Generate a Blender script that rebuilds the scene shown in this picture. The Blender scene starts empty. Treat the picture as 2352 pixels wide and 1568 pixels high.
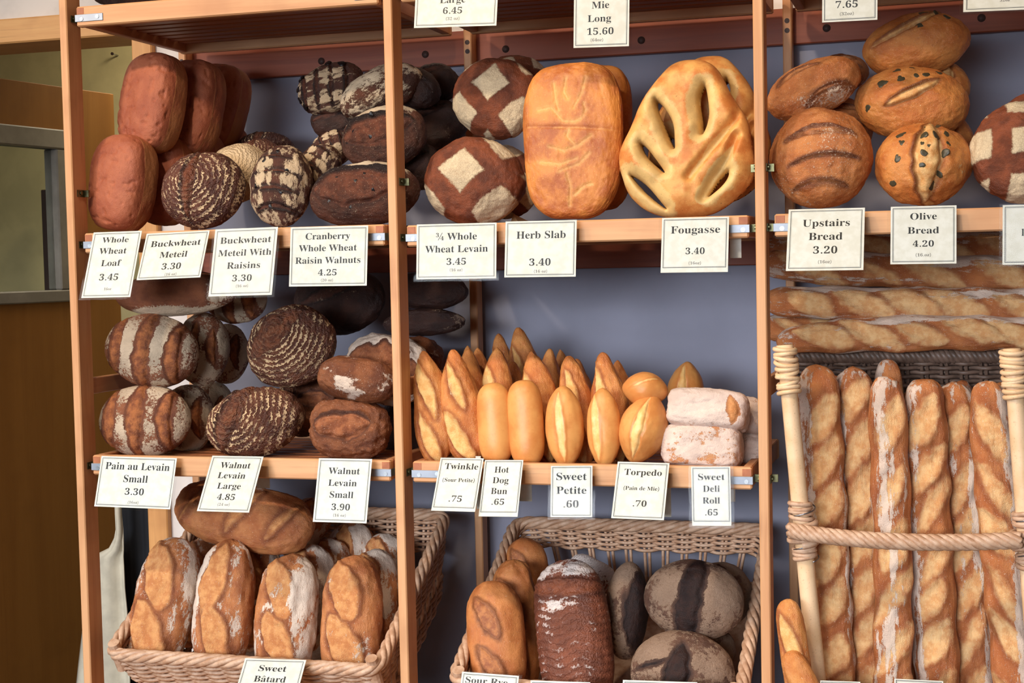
import bpy, math
import numpy as np
from mathutils import Matrix, Vector

# ------------------------------------------------------------------ camera, world, lights, exposure
EYE = 1.45                                   # eye height above the floor
FPX = 3400.5                                 # focal length for a 2352 px wide frame
CAM = np.array([1.8131, -2.7623, EYE])
YAW, PITCH, ROLL = 0.2910, -0.0517, -0.0218
def _basis():
    cy, sy = math.cos(YAW), math.sin(YAW)
    f = np.array([-sy*math.cos(PITCH), cy*math.cos(PITCH), math.sin(PITCH)])
    r = np.array([cy, sy, 0.0]); u = np.cross(r, f)
    c, s = math.cos(ROLL), math.sin(ROLL)
    return c*r+s*u, -s*r+c*u, f
CR, CU, CF = _basis()
scene = bpy.context.scene
COL = scene.collection
cam = bpy.data.cameras.new('camera'); cam.sensor_width = 36.0; cam.lens = FPX/2352*36; cam.clip_start = .05; cam.clip_end = 60
camo = bpy.data.objects.new('camera', cam); COL.objects.link(camo)
M = Matrix.Identity(4)
for i in range(3):
    M[i][0] = CR[i]; M[i][1] = CU[i]; M[i][2] = -CF[i]; M[i][3] = CAM[i]
camo.matrix_world = M
scene.camera = camo

world = bpy.data.worlds.new('world'); scene.world = world; world.use_nodes = True
wb = world.node_tree.nodes['Background']; wb.inputs[0].default_value = (.66, .80, 1.0, 1); wb.inputs[1].default_value = 0.045

def light(name, kind, loc, target, energy, color, size=1.0, size_y=None, spot=None):
    l = bpy.data.lights.new(name, kind); l.energy = energy; l.color = color
    if kind == 'AREA':
        l.shape = 'RECTANGLE'; l.size = size; l.size_y = size_y or size
    else:
        l.shadow_soft_size = size
    if kind == 'SPOT':
        l.spot_size = spot or 1.0; l.spot_blend = .5
    o = bpy.data.objects.new(name, l); COL.objects.link(o)
    o.location = loc
    o.rotation_euler = (Vector(target)-Vector(loc)).to_track_quat('-Z', 'Y').to_euler()
    return o
# daylight: the shop front behind the camera (low, bluish) and its high transom windows
light('shopfront_daylight', 'AREA', (0.1, -5.0, 1.75), (1.2, 0, 0.45), 38, (.86, .92, 1.0), 4.4, 1.0).data.spread = math.radians(48)
light('transom_daylight', 'AREA', (-0.9, -2.1, 2.92), (0.9, 0, 1.1), 64, (1.0, .97, .93), 3.0, .8)
# warm ceiling lamps of the shop
light('ceiling_lamp_light', 'SPOT', (-0.55, -1.4, 2.92), (0.40, 0.1, 1.45), 66, (1.0, .82, .62), .06, spot=1.35)
light('ceiling_lamp_light', 'SPOT', (0.30, -1.4, 2.92), (1.05, 0.1, 1.45), 66, (1.0, .82, .62), .06, spot=1.35)
light('ceiling_lamp_light', 'SPOT', (1.15, -1.4, 2.92), (1.85, 0.1, 1.45), 66, (1.0, .82, .62), .06, spot=1.35)
# unseen fill light added to brighten the back room behind the doorway
light('back_room_fill', 'AREA', (-0.55, 1.75, 2.55), (-0.5, 2.2, 1.6), 13, (1.0, .88, .66), .4)

vs = scene.view_settings
vs.view_transform = 'Standard'; vs.look = 'None'; vs.gamma = 1.0; vs.use_curve_mapping = False; vs.exposure = 0.05

# ------------------------------------------------------------------ helpers
def ray(px, py):
    d = CF + CR*((px-1176)/FPX) + CU*((784-py)/FPX)
    return d
def at(px, py, Y):
    d = ray(px, py); t = (Y-CAM[1])/d[1]
    return CAM + d*t
def atz(px, py, z):
    d = ray(px, py); t = (z-CAM[2])/d[2]
    return CAM + d*t
def mpp(px, py, Y):                          # metres per pixel there
    return float((at(px, py, Y)-CAM)@CF)/FPX

def lin(c):
    c = np.array(c, float)/255
    return tuple(np.where(c <= .04045, c/12.92, ((c+.055)/1.055)**2.4))
def rgba(c): return (*lin(c), 1.0)

def tag(o, label=None, cat=None, group=None, kind=None):
    if label: o['label'] = label
    if cat: o['category'] = cat
    if group: o['group'] = group
    if kind: o['kind'] = kind
    return o
def empty(name, loc, label=None, cat=None, group=None, kind=None):
    o = bpy.data.objects.new(name, None); COL.objects.link(o); o.location = [float(v) for v in loc]; o.empty_display_size = .05
    return tag(o, label, cat, group, kind)
def mesh(name, V, F, smooth=False, mat=None, attrs=None):
    me = bpy.data.meshes.new(name)
    V = np.asarray(V, np.float32)
    if isinstance(F, np.ndarray):
        n, k = F.shape
        me.vertices.add(len(V)); me.vertices.foreach_set('co', V.ravel())
        me.loops.add(n*k); me.loops.foreach_set('vertex_index', F.astype(np.int32).ravel())
        me.polygons.add(n); me.polygons.foreach_set('loop_start', np.arange(0, n*k, k, dtype=np.int32))
        me.update(calc_edges=True)
    else:
        me.from_pydata([tuple(v) for v in V], [], [tuple(f) for f in F]); me.update()
    if smooth:
        me.polygons.foreach_set('use_smooth', np.ones(len(me.polygons), bool))
    if attrs:
        for k, a in attrs.items():
            at_ = me.attributes.new(k, 'FLOAT', 'POINT'); at_.data.foreach_set('value', np.asarray(a, np.float32))
    if mat: me.materials.append(mat)
    return me
def obj(name, me, parent=None, loc=None, R=None):
    o = bpy.data.objects.new(name, me); COL.objects.link(o)
    if parent is not None: o.parent = parent
    if loc is not None:
        m = Matrix.Identity(4)
        for i in range(3):
            m[i][3] = float(loc[i])
            if R is not None:
                for j in range(3): m[i][j] = float(R[i][j])
        if parent is None: o.matrix_world = m
        else: o.matrix_local = m
    return o
def box_vf(lo, hi, bev=0.0):
    lo = np.array(lo, float); hi = np.array(hi, float)
    if bev <= 0:
        V = np.array([[(lo, hi)[i][0], (lo, hi)[j][1], (lo, hi)[k][2]] for i in (0, 1) for j in (0, 1) for k in (0, 1)])
        F = [(0, 1, 3, 2), (4, 6, 7, 5), (0, 4, 5, 1), (2, 3, 7, 6), (0, 2, 6, 4), (1, 5, 7, 3)]
        return V, F
    V = []; idx = {}
    for i in (0, 1):
        for j in (0, 1):
            for k in (0, 1):
                c = np.array([(lo, hi)[i][0], (lo, hi)[j][1], (lo, hi)[k][2]])
                s = np.array([1-2*i, 1-2*j, 1-2*k])*bev
                for ax in range(3):
                    p = c+s; p[ax] = c[ax]
                    idx[(i, j, k, ax)] = len(V); V.append(p)
    F = []
    q = ((0, 0), (1, 0), (1, 1), (0, 1))
    for ax in range(3):
        a, b = (ax+1) % 3, (ax+2) % 3
        for s in (0, 1):
            f = []
            for (m, n) in q:
                t = [0, 0, 0]; t[ax] = s; t[a] = m; t[b] = n
                f.append(idx[(*t, ax)])
            F.append(tuple(f if s else f[::-1]))
        for s in (0, 1):                     # edges running along ax
            for w in (0, 1):
                t0 = [0, 0, 0]; t0[a] = s; t0[b] = w; t1 = list(t0); t1[ax] = 1
                f = [idx[(*t0, a)], idx[(*t1, a)], idx[(*t1, b)], idx[(*t0, b)]]
                F.append(tuple(f if (s ^ w) else f[::-1]))
    for i in (0, 1):
        for j in (0, 1):
            for k in (0, 1):
                f = [idx[(i, j, k, 0)], idx[(i, j, k, 1)], idx[(i, j, k, 2)]]
                F.append(tuple(f if (i+j+k) % 2 else f[::-1]))
    return np.array(V), F
def join_vf(parts):
    V = []; F = []; n = 0
    for v, f in parts:
        V.append(np.asarray(v)); F += [tuple(int(i)+n for i in q) for q in f]; n += len(v)
    return np.vstack(V), F
def box(name, lo, hi, mat, parent=None, bev=0.0):
    """box in world axes; the object's origin sits at the box's base centre (relative to the parent)"""
    lo = np.array(lo, float); hi = np.array(hi, float)
    c = np.array([(lo[0]+hi[0])/2, (lo[1]+hi[1])/2, lo[2]])
    V, F = box_vf(lo-c, hi-c, bev)
    pl = np.array(parent.location) if parent is not None else np.zeros(3)
    if parent is not None and parent.parent is not None: pl = pl+np.array(parent.parent.location)
    return obj(name, mesh(name, V, F, mat=mat), parent, c-pl)
def tube_vf(P, r, sides=6, closed=False, cap=True):
    P = np.asarray(P, float); n = len(P)
    r = np.broadcast_to(np.asarray(r, float), (n,))
    if closed: T = np.roll(P, -1, 0)-np.roll(P, 1, 0)
    else: T = np.gradient(P, axis=0)
    T /= np.linalg.norm(T, axis=1)[:, None]+1e-12
    ref = np.array([0, 0, 1.0]) if abs(T[0][2]) < .9 else np.array([1.0, 0, 0])
    N = np.zeros_like(P); N[0] = ref-T[0]*(ref@T[0]); N[0] /= np.linalg.norm(N[0])
    for i in range(1, n):
        v = N[i-1]-T[i]*(N[i-1]@T[i]); N[i] = v/(np.linalg.norm(v)+1e-12)
    B = np.cross(T, N)
    a = np.arange(sides)/sides*2*np.pi
    V = P[:, None]+r[:, None, None]*(np.cos(a)[None, :, None]*N[:, None]+np.sin(a)[None, :, None]*B[:, None])
    V = V.reshape(-1, 3); F = []
    m = n if closed else n-1
    for i in range(m):
        j = (i+1) % n
        for k in range(sides):
            l = (k+1) % sides
            F.append((i*sides+k, i*sides+l, j*sides+l, j*sides+k))
    if cap and not closed:
        F.append(tuple(range(sides))[::-1]); F.append(tuple((n-1)*sides+k for k in range(sides)))
    return V, F
def tube(name, P, r, mat, parent=None, sides=6, closed=False):
    P = np.asarray(P, float); c = P.mean(0)
    V, F = tube_vf(P-c, r, sides, closed)
    pl = np.array(parent.location) if parent is not None else np.zeros(3)
    return obj(name, mesh(name, V, F, True, mat), parent, c-pl)

# ------------------------------------------------------------------ materials
class NT:
    def __init__(s, name):
        s.m = bpy.data.materials.new(name); s.m.use_nodes = True
        s.t = s.m.node_tree; s.b = s.t.nodes['Principled BSDF']
    def n(s, typ, **kw):
        x = s.t.nodes.new(typ)
        for k, v in kw.items(): setattr(x, k, v)
        return x
    def set(s, sock, v):
        if hasattr(v, 'is_output'): s.t.links.new(v, sock)
        elif v is not None: sock.default_value = v
    def math(s, op, a, b=None, c=None, clamp=False):
        x = s.n('ShaderNodeMath', operation=op, use_clamp=clamp)
        for i, v in enumerate((a, b, c)):
            if v is not None: s.set(x.inputs[i], v)
        return x.outputs[0]
    def vmath(s, op, a, b):
        x = s.n('ShaderNodeVectorMath', operation=op); s.set(x.inputs[0], a); s.set(x.inputs[1], b); return x.outputs[0]
    def noise(s, vec, scale, detail=4, rough=.55, dist=0):
        x = s.n('ShaderNodeTexNoise'); s.set(x.inputs['Vector'], vec); x.inputs['Scale'].default_value = scale
        x.inputs['Detail'].default_value = detail; x.inputs['Roughness'].default_value = rough; x.inputs['Distortion'].default_value = dist
        return x.outputs['Fac']
    def smooth(s, v, a, b, lo=0.0, hi=1.0):
        x = s.n('ShaderNodeMapRange', interpolation_type='SMOOTHSTEP')
        s.set(x.inputs[0], v); x.inputs[1].default_value = a; x.inputs[2].default_value = b; x.inputs[3].default_value = lo; x.inputs[4].default_value = hi
        return x.outputs[0]
    def mix(s, f, a, b, blend='MIX'):
        x = s.n('ShaderNodeMix', data_type='RGBA', blend_type=blend)
        s.set(x.inputs[0], f)
        for k, v in ((6, a), (7, b)):
            s.set(x.inputs[k], v if hasattr(v, 'is_output') else rgba(v))
        return x.outputs[2]
    def attr(s, name):
        x = s.n('ShaderNodeAttribute', attribute_name=name); return x.outputs['Fac']
    def obvec(s, k=11.0):
        tc = s.n('ShaderNodeTexCoord').outputs['Object']; r = s.n('ShaderNodeObjectInfo').outputs['Random']
        return s.vmath('ADD', tc, s.math('MULTIPLY', r, k))
    def out(s, col, rough=.5, bump=None, strength=.3, dist=.002, spec=.5):
        s.set(s.b.inputs['Base Color'], col if hasattr(col, 'is_output') else rgba(col))
        s.set(s.b.inputs['Roughness'], rough); s.b.inputs['Specular IOR Level'].default_value = spec
        if bump is not None:
            x = s.n('ShaderNodeBump'); x.inputs['Strength'].default_value = strength; x.inputs['Distance'].default_value = dist
            s.set(x.inputs['Height'], bump); s.t.links.new(x.outputs[0], s.b.inputs['Normal'])
        return s.m

def wood(name, lo, hi, axis, dark=(132, 76, 42), rough=.5, sc=1.0):
    t = NT(name); v = t.obvec()
    st = [26, 26, 26]; st[axis] = 1.6
    g = t.vmath('MULTIPLY', v, tuple(x*sc for x in st))
    n1 = t.noise(g, 1.0, 5, .6, .6)
    st2 = [160, 160, 160]; st2[axis] = 5
    n2 = t.noise(t.vmath('MULTIPLY', v, tuple(st2)), 1.0, 3, .6)
    n3 = t.noise(v, 7, 3)
    col = t.mix(t.smooth(n1, .3, .7), lo, hi)
    col = t.mix(t.math('MULTIPLY', t.smooth(n2, .55, .8), .35), col, dark)
    col = t.mix(t.math('MULTIPLY', t.smooth(n3, .5, .75), .25), col, dark)
    return t.out(col, rough, n2, .12, .001, .35)
WOODV = wood('rack_wood_upright', (196, 138, 92), (214, 162, 116), 2)
WOODX = wood('rack_wood_lengthwise', (198, 140, 95), (215, 164, 118), 0)
WOODY = wood('rack_wood_depthwise', (176, 114, 74), (194, 138, 94), 1)
ENDG = wood('end_grain_wood', (158, 92, 58), (182, 112, 74), 1)
SLATW = wood('slat_wood', (146, 82, 46), (166, 102, 60), 0)
REDW = wood('dark_red_rail_wood', (120, 54, 32), (150, 76, 46), 0)
CASEW = wood('doorway_casing_wood_upright', (200, 142, 84), (214, 158, 98), 2)
CASEX = wood('doorway_casing_wood_lengthwise', (206, 150, 92), (218, 166, 106), 0)
PLY = wood('door_plywood', (150, 98, 40), (164, 110, 48), 2, dark=(128, 82, 30), rough=.6, sc=.35)

def flat(name, c, rough=.6, var=.06, sc=9, metal=0.0, spec=.4, bump=0):
    t = NT(name); v = t.obvec(); n = t.noise(v, sc, 4)
    c2 = tuple(max(0, x*(1-var)) for x in c)
    t.b.inputs['Metallic'].default_value = metal
    return t.out(t.mix(t.smooth(n, .35, .65), c, c2), rough, n if bump else None, bump, .002, spec)
WHITEWALL = flat('white_wall_paint', (222, 212, 204), .7)
BLUEWALL = flat('grey_blue_wall_paint', (146, 147, 164), .75, .05, 5)
YELLOWWALL = flat('pale_yellow_wall_paint', (206, 190, 140), .7)
FLOORM = flat('floor_tile', (74, 66, 58), .5)
CEILM = flat('ceiling_paint', (205, 198, 188), .8)
ALU = flat('aluminium_strip', (150, 153, 160), .5, .05, 40, 1.0)
BRASS = flat('aged_brass_hook', (120, 116, 84), .38, .2, 60, 1.0)
STEEL = flat('screw_steel', (196, 198, 200), .3, .1, 60, 1.0)
DARKHOLE = flat('dark_plug', (62, 44, 40), .6)
GREYFRAME = flat('grey_painted_metal', (158, 152, 142), .5, .1, 12)
BLACKCLOTH = flat('black_cloth', (26, 28, 34), .85, .2)
APRONM = flat('undyed_apron_cloth', (206, 198, 178), .85, .08, 20, bump=.3)
KRAFT = flat('brown_parchment', (186, 142, 96), .7)
def glassmat():
    t = NT('window_glass'); t.b.inputs['Base Color'].default_value = (.9, .95, .93, 1); t.b.inputs['Roughness'].default_value = .03
    t.b.inputs['Transmission Weight'].default_value = 1.0; t.b.inputs['IOR'].default_value = 1.1
    return t.m
GLASS = glassmat()
def cane(name, a, b, sc=1.0):
    t = NT(name); v = t.obvec(); n = t.noise(v, 45*sc, 3); n2 = t.noise(v, 300, 2)
    col = t.mix(t.smooth(n, .35, .65), a, b)
    col = t.mix(t.math('MULTIPLY', t.smooth(n2, .6, .75), .3), col, (120, 80, 50))
    return t.out(col, .45, n2, .15, .001, .4)
WICKER = cane('buff_wicker', (204, 168, 140), (176, 134, 104))
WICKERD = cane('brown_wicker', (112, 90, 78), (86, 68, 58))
CANE = cane('peeled_cane', (222, 182, 138), (236, 200, 160), .4)
WIRE = flat('grey_wire', (150, 152, 160), .35, .1, 50, 1.0)

def crust(name, lo, hi, slo, shi, flour=(226, 206, 172), edge=(70, 34, 18), famp=.5, fscale=140, ring=0, ringcol=None,
          bump=.35, rough=.55, nscale=24, crackle=0, speck=0, fop=.95, coat=0, spec=.4, edgef=.6, pits=0, streak=1.0, bake=.7):
    t = NT(name); v = t.obvec()
    n1 = t.noise(v, nscale, 5, .6); n2 = t.noise(v if streak == 1.0 else t.vmath('MULTIPLY', v, (streak, 1.0, 1.0)), fscale, 6, .65); n3 = t.noise(v, 650, 3, .6); n4 = t.noise(v, 60, 4)
    score = t.attr('score'); fl = t.attr('flour')
    base = t.mix(t.smooth(n1, .34, .66), lo, hi)
    base = t.mix(t.math('MULTIPLY', t.smooth(n2, .55, .75), .35), base, edge)
    s = t.math('ADD', score, t.math('MULTIPLY', t.math('SUBTRACT', n4, .5), .09))
    sm = t.smooth(s, -.012, .022)
    em = t.math('MULTIPLY', t.smooth(s, -.10, .0), t.math('SUBTRACT', 1.0, sm))
    base = t.mix(t.math('MULTIPLY', em, edgef), base, edge)
    sc = t.mix(t.smooth(t.noise(v, 55, 5, .65), .36, .64), slo, shi)
    inner = t.smooth(s, .0, .06, 1.0, 0.0)
    sc = t.mix(t.math('MULTIPLY', inner, edgef*.8), sc, edge)
    col = t.mix(sm, base, sc)
    h = t.math('ADD', t.math('MULTIPLY', n2, .65), t.math('MULTIPLY', n3, .45))
    f = t.math('ADD', fl, t.math('MULTIPLY', t.math('SUBTRACT', n2, .5), famp))
    f = t.math('ADD', f, t.math('MULTIPLY', t.math('SUBTRACT', n3, .5), famp*.5))
    fm = t.smooth(f, -.05, .06)
    if crackle:
        x = t.n('ShaderNodeTexVoronoi', feature='DISTANCE_TO_EDGE'); t.set(x.inputs['Vector'], t.vmath('ADD', v, t.math('MULTIPLY', n4, .006)))
        x.inputs['Scale'].default_value = 190
        ck = t.smooth(x.outputs['Distance'], .015, .06)
        fm = t.math('MULTIPLY', fm, t.math('ADD', t.math('MULTIPLY', ck, crackle), 1-crackle))
    bk = t.math('MULTIPLY', t.smooth(t.math('ADD', t.attr('bake'), t.math('MULTIPLY', t.math('SUBTRACT', n4, .5), .5)), .15, .9), bake)
    col = t.mix(bk, col, edge)
    fcol = t.mix(t.smooth(n1, .3, .7), flour, tuple(c*.88 for c in flour))
    col = t.mix(t.math('MULTIPLY', fm, fop), col, fcol)
    h = t.math('ADD', h, t.math('MULTIPLY', fm, .25))
    if ring:
        r = t.attr('ring')
        w = t.math('ADD', r, t.math('MULTIPLY', t.math('SUBTRACT', t.noise(v, 170, 2), .5), 1.5))
        saw = t.math('ABSOLUTE', t.math('SUBTRACT', t.math('FRACT', w), .5))
        line = t.smooth(saw, .20, .09)
        brk = t.smooth(t.math('ADD', t.noise(v, 42, 4, .7), t.math('MULTIPLY', fl, .45)), .22, .38)
        ln = t.math('MULTIPLY', t.math('MULTIPLY', line, brk), t.math('SUBTRACT', 1.0, t.math('MULTIPLY', sm, .92)))
        col = t.mix(t.math('MULTIPLY', ln, ring), col, ringcol or flour)
        h = t.math('ADD', h, t.math('MULTIPLY', t.smooth(saw, .5, .1), .7))
    if speck:
        sp = t.smooth(t.noise(v, 520, 2, .5), .70-speck*.08, .76-speck*.08)
        col = t.mix(t.math('MULTIPLY', sp, .75), col, flour)
    if pits:
        pz = t.smooth(t.noise(v, 260, 2, .5), .70, .76)
        col = t.mix(t.math('MULTIPLY', pz, pits), col, (48, 36, 22))
    if coat: t.b.inputs['Coat Weight'].default_value = coat; t.b.inputs['Coat Roughness'].default_value = .3
    return t.out(col, rough, h, bump, .009, spec)
CRUST = dict(
 wheat=crust('wheat_pan_crust', (154, 80, 54), (176, 100, 68), (190, 120, 70), (200, 130, 80), flour=(206, 142, 88), edge=(104, 48, 30), famp=.12, fscale=90, fop=.6, bump=.4, nscale=16, rough=.5, bake=.0),
 buck=crust('buckwheat_crust', (78, 44, 36), (104, 62, 48), (92, 48, 32), (126, 70, 46), flour=(230, 198, 156), edge=(40, 22, 18), ring=.95, famp=.7, fscale=130, bump=.6, rough=.42),
 raisin=crust('raisin_crust', (72, 42, 34), (98, 58, 44), (84, 44, 30), (112, 60, 40), flour=(232, 202, 164), edge=(24, 16, 16), famp=1.9, fscale=120, bump=.7, rough=.4, streak=.35, bake=.9),
 cran=crust('cranberry_crust', (70, 40, 30), (100, 58, 42), (84, 46, 33), (116, 66, 46), flour=(232, 208, 176), edge=(26, 16, 16), famp=1.6, fscale=130, bump=.75, rough=.42, streak=.5, bake=.9, speck=.35),
 lev=crust('levain_crust', (96, 48, 30), (140, 74, 46), (110, 56, 34), (150, 84, 52), flour=(234, 212, 176), edge=(66, 32, 22), famp=.22, fscale=150, crackle=.28, bump=.6, rough=.4, edgef=.7),
 slab=crust('herb_slab_crust', (208, 132, 62), (164, 86, 40), (230, 178, 104), (216, 150, 76), flour=(238, 190, 118), edge=(150, 74, 36), famp=.08, fscale=120, fop=.8, bump=.22, nscale=17, rough=.46, speck=.4, edgef=.3, pits=.35),
 foug=crust('fougasse_crust', (226, 166, 94), (198, 120, 58), (226, 178, 104), (226, 178, 104), flour=(228, 192, 126), edge=(180, 100, 48), famp=.35, fscale=70, fop=.85, bump=.2, nscale=26, rough=.5, pits=.6, speck=.2),
 up=crust('upstairs_crust', (176, 102, 54), (204, 132, 76), (204, 136, 80), (178, 104, 58), flour=(232, 204, 178), edge=(92, 46, 28), famp=1.5, fscale=210, bump=.5, rough=.4, speck=.6, edgef=.85, pits=.3),
 olive=crust('olive_crust', (186, 106, 50), (212, 138, 72), (232, 186, 124), (210, 146, 82), flour=(226, 198, 150), edge=(116, 58, 30), famp=1.0, fscale=180, bump=.4, rough=.38, speck=.5),
 pain=crust('pain_au_levain_crust', (118, 66, 44), (146, 88, 58), (124, 68, 42), (178, 108, 62), flour=(218, 194, 166), edge=(80, 40, 28), famp=1.5, fscale=190, bump=.6, rough=.48, edgef=.6),
 wal=crust('walnut_crust', (84, 48, 36), (116, 70, 50), (84, 48, 36), (126, 74, 50), flour=(226, 192, 148), edge=(44, 24, 20), ring=.9, famp=.6, fscale=130, bump=.65, rough=.4),
 wals=crust('small_walnut_crust', (108, 60, 38), (146, 88, 54), (130, 72, 44), (170, 104, 66), flour=(236, 212, 192), edge=(60, 30, 22), famp=1.4, fscale=120, bump=.65, rough=.42, speck=.3),
 twin=crust('twinkle_crust', (220, 148, 82), (194, 112, 56), (238, 192, 124), (224, 162, 92), flour=(242, 216, 176), edge=(142, 72, 34), famp=1.0, fscale=180, bump=.5, rough=.36, speck=.3, edgef=.7, streak=.4),
 bun=crust('soft_bun_crust', (220, 156, 88), (204, 130, 68), (242, 200, 132), (232, 176, 104), flour=(244, 214, 160), edge=(190, 108, 50), famp=.3, fscale=120, bump=.08, rough=.4, nscale=14, edgef=.45),
 deli=crust('floured_roll_crust', (206, 148, 102), (190, 124, 80), (194, 126, 72), (214, 150, 94), flour=(238, 214, 200), edge=(164, 104, 66), famp=1.5, fscale=130, fop=.92, bump=.55, rough=.7, edgef=.5),
 bat=crust('batard_crust', (202, 132, 80), (172, 100, 58), (218, 156, 98), (192, 122, 70), flour=(238, 218, 200), edge=(124, 66, 38), famp=1.3, fscale=170, bump=.55, rough=.45, speck=.35, edgef=.75, streak=.5),
 bag=crust('baguette_crust', (212, 136, 80), (188, 110, 62), (242, 196, 138), (224, 162, 104), flour=(240, 218, 200), edge=(142, 74, 40), famp=1.4, fscale=170, bump=.6, rough=.38, speck=.45, edgef=.42, streak=.3, fop=.85, bake=.5),
 rye=crust('rye_crust', (202, 130, 74), (178, 104, 56), (184, 118, 68), (142, 80, 46), flour=(222, 196, 170), edge=(90, 46, 28), famp=.7, fscale=150, bump=.35, rough=.48, edgef=.75, speck=.15),
 dark=crust('dark_rye_crust', (104, 58, 42), (134, 76, 54), (112, 60, 40), (136, 76, 50), flour=(226, 210, 202), edge=(66, 34, 26), famp=1.3, fscale=120, bump=.45, rough=.48, ring=.55),
 burnt=crust('burnt_shade_crust', (48, 29, 25), (68, 42, 34), (60, 34, 26), (84, 48, 36), flour=(150, 126, 106), edge=(22, 14, 14), famp=1.4, fscale=130, bump=.6, rough=.42),  # very dark loaves, with the shade of the recesses put into the colour too
 dust=crust('dusty_rye_crust', (84, 56, 44), (116, 82, 64), (34, 19, 17), (52, 29, 23), flour=(166, 136, 112), edge=(34, 20, 18), famp=1.3, fscale=110, crackle=.3, bump=.55, rough=.55, edgef=.6, fop=.85),
)
OLIVE = flat('black_olive_flesh', (78, 70, 50), .4, .3, 90)
RAISIN = flat('burnt_raisin', (24, 18, 20), .4, .3, 90)

# ------------------------------------------------------------------ the room
PW, PD, BACKY = .019, .053, .5024            # post width, post depth, front of the rear posts
PX = [0.0, .7341, 1.4608, 2.1912]            # left edges of the post frames
WALLY = .575
def st(o): o['kind'] = 'structure'; return o
xe = at(354, 120, WALLY)[0]                  # right end of the doorway opening (wall end)
zh1 = float(at(60, 43, WALLY)[2]); zh0 = float(at(60, 100, WALLY)[2])     # header beam
st(box('wall_back', (xe, WALLY, 0), (4.2, WALLY+.14, 3.0), WHITEWALL))
st(box('wall_over_doorway', (-3.2, WALLY+.004, zh1), (xe, WALLY+.14, 3.0), WHITEWALL))
st(box('floor', (-3.2, -6.5, -.05), (4.2, 3.4, 0), FLOORM))
st(box('ceiling', (-3.2, -5.0, 3.0), (4.2, 3.4, 3.06), CEILM))
st(box('wall_back_room', (-3.2, 2.35, 0), (1.2, 2.42, 3.0), YELLOWWALL))
st(box('wall_right', (4.2, -5.0, 0), (4.28, 2.4, 3.0), WHITEWALL))
# grey-blue painted area of the wall behind the rack
zr0 = float(at(1600, 116, WALLY-.03)[2]); zr1 = float(at(1600, 34, WALLY-.03)[2])
st(box('trim_1', (-.004, WALLY-.008, .2), (4.2, WALLY-.001, zr0+.02), BLUEWALL))
# doorway casing
xc0 = float(at(302, 130, WALLY-.02)[0]); xc1 = float(at(348, 130, WALLY-.02)[0])
st(box('trim_2', (xc0, WALLY-.02, 0), (xc1, WALLY+.15, zh0), CASEW, bev=.003))
st(box('trim_3', (-3.0, WALLY-.022, zh0), (xc1, WALLY+.15, zh1), CASEX, bev=.004))
nl = at(268, 127, 2.34)
n_ = tube('wall_nail', [nl+[0, .01, 0], nl+[0, -.03, .002]], .003, STEEL); tag(n_, 'small nail sticking out of the pale yellow back room wall', 'nail')
nv, nf = tube_vf([nl+[0, -.03, .002], nl+[0, -.034, .002]], .006, 10); obj('nail_head', mesh('nail_head', nv-np.array(n_.location), nf, mat=DARKHOLE), n_)

# plywood door with a grey framed window, standing ajar in the back room
dr = at(250, 217, 1.55); dl = atz(0, 182, dr[2])
dirx = (dl-dr); dirx[2] = 0; dirx /= np.linalg.norm(dirx)            # from the right edge to the left
nrm = np.array([dirx[1], -dirx[0], 0.0])
if nrm @ (CAM-dr) < 0: nrm = -nrm
dorig = np.array([dr[0], dr[1], 0.0])
def dcoord(px, py):                         # position on the door plane -> (s, z)
    d = ray(px, py); t = ((dorig-CAM)@nrm)/(d@nrm); p = CAM+d*t
    return float((p-dorig)@dirx), float(p[2])
dR = np.array([dirx, np.cross([0, 0, 1.0], dirx), [0, 0, 1.0]]).T
fs = 1.0 if (np.cross([0, 0, 1.0], dirx) @ nrm) > 0 else -1.0
door = empty('door_1', dorig, kind='structure')
def dbox(name, s0, s1, y0, y1, z0, z1, m, bev=0.002):
    y0, y1 = sorted((y0*fs, y1*fs))
    V, F = box_vf((s0, y0, z0), (s1, y1, z1), bev); V = V @ dR.T
    return obj(name, mesh(name, V, F, mat=m), door)
sa, zt = dcoord(146, 310); sb, zb = dcoord(0, 690); DW = .92
DH = float(dr[2])
dbox('door_panel', 0, sa-.01, -.02, .02, 0.02, DH, PLY); dbox('door_panel', sa-.01, DW, -.02, .02, 0.02, zb, PLY)
dbox('door_panel', sa-.01, DW, -.02, .02, zt, DH, PLY); dbox('door_panel', DW-.1, DW, -.02, .02, zb, zt, PLY)
s1, _ = dcoord(120, 500); _, zt1 = dcoord(60, 338); _, zb1 = dcoord(60, 668)
dbox('window_frame', sa-.012, DW-.09, -.028, .03, zt1, zt+.012, GREYFRAME, .004); dbox('window_frame', sa-.012, DW-.09, -.028, .03, zb-.012, zb1, GREYFRAME, .004)
dbox('window_frame', sa-.012, s1, -.028, .028, zb1, zt1, GREYFRAME, .004)
dbox('glass_pane', s1, DW-.1, -.004, .004, zb1, zt1, GLASS, 0)
pk = at(111, 435, 2.2); pk2 = at(97, 560, 2.2)
b_ = box('leaning_board', (pk2[0], 2.2, 0), (pk[0]+.02, 2.23, pk[2]), DARKHOLE, bev=.003); tag(b_, 'dark board standing against the wall behind the door window', 'board')

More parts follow.
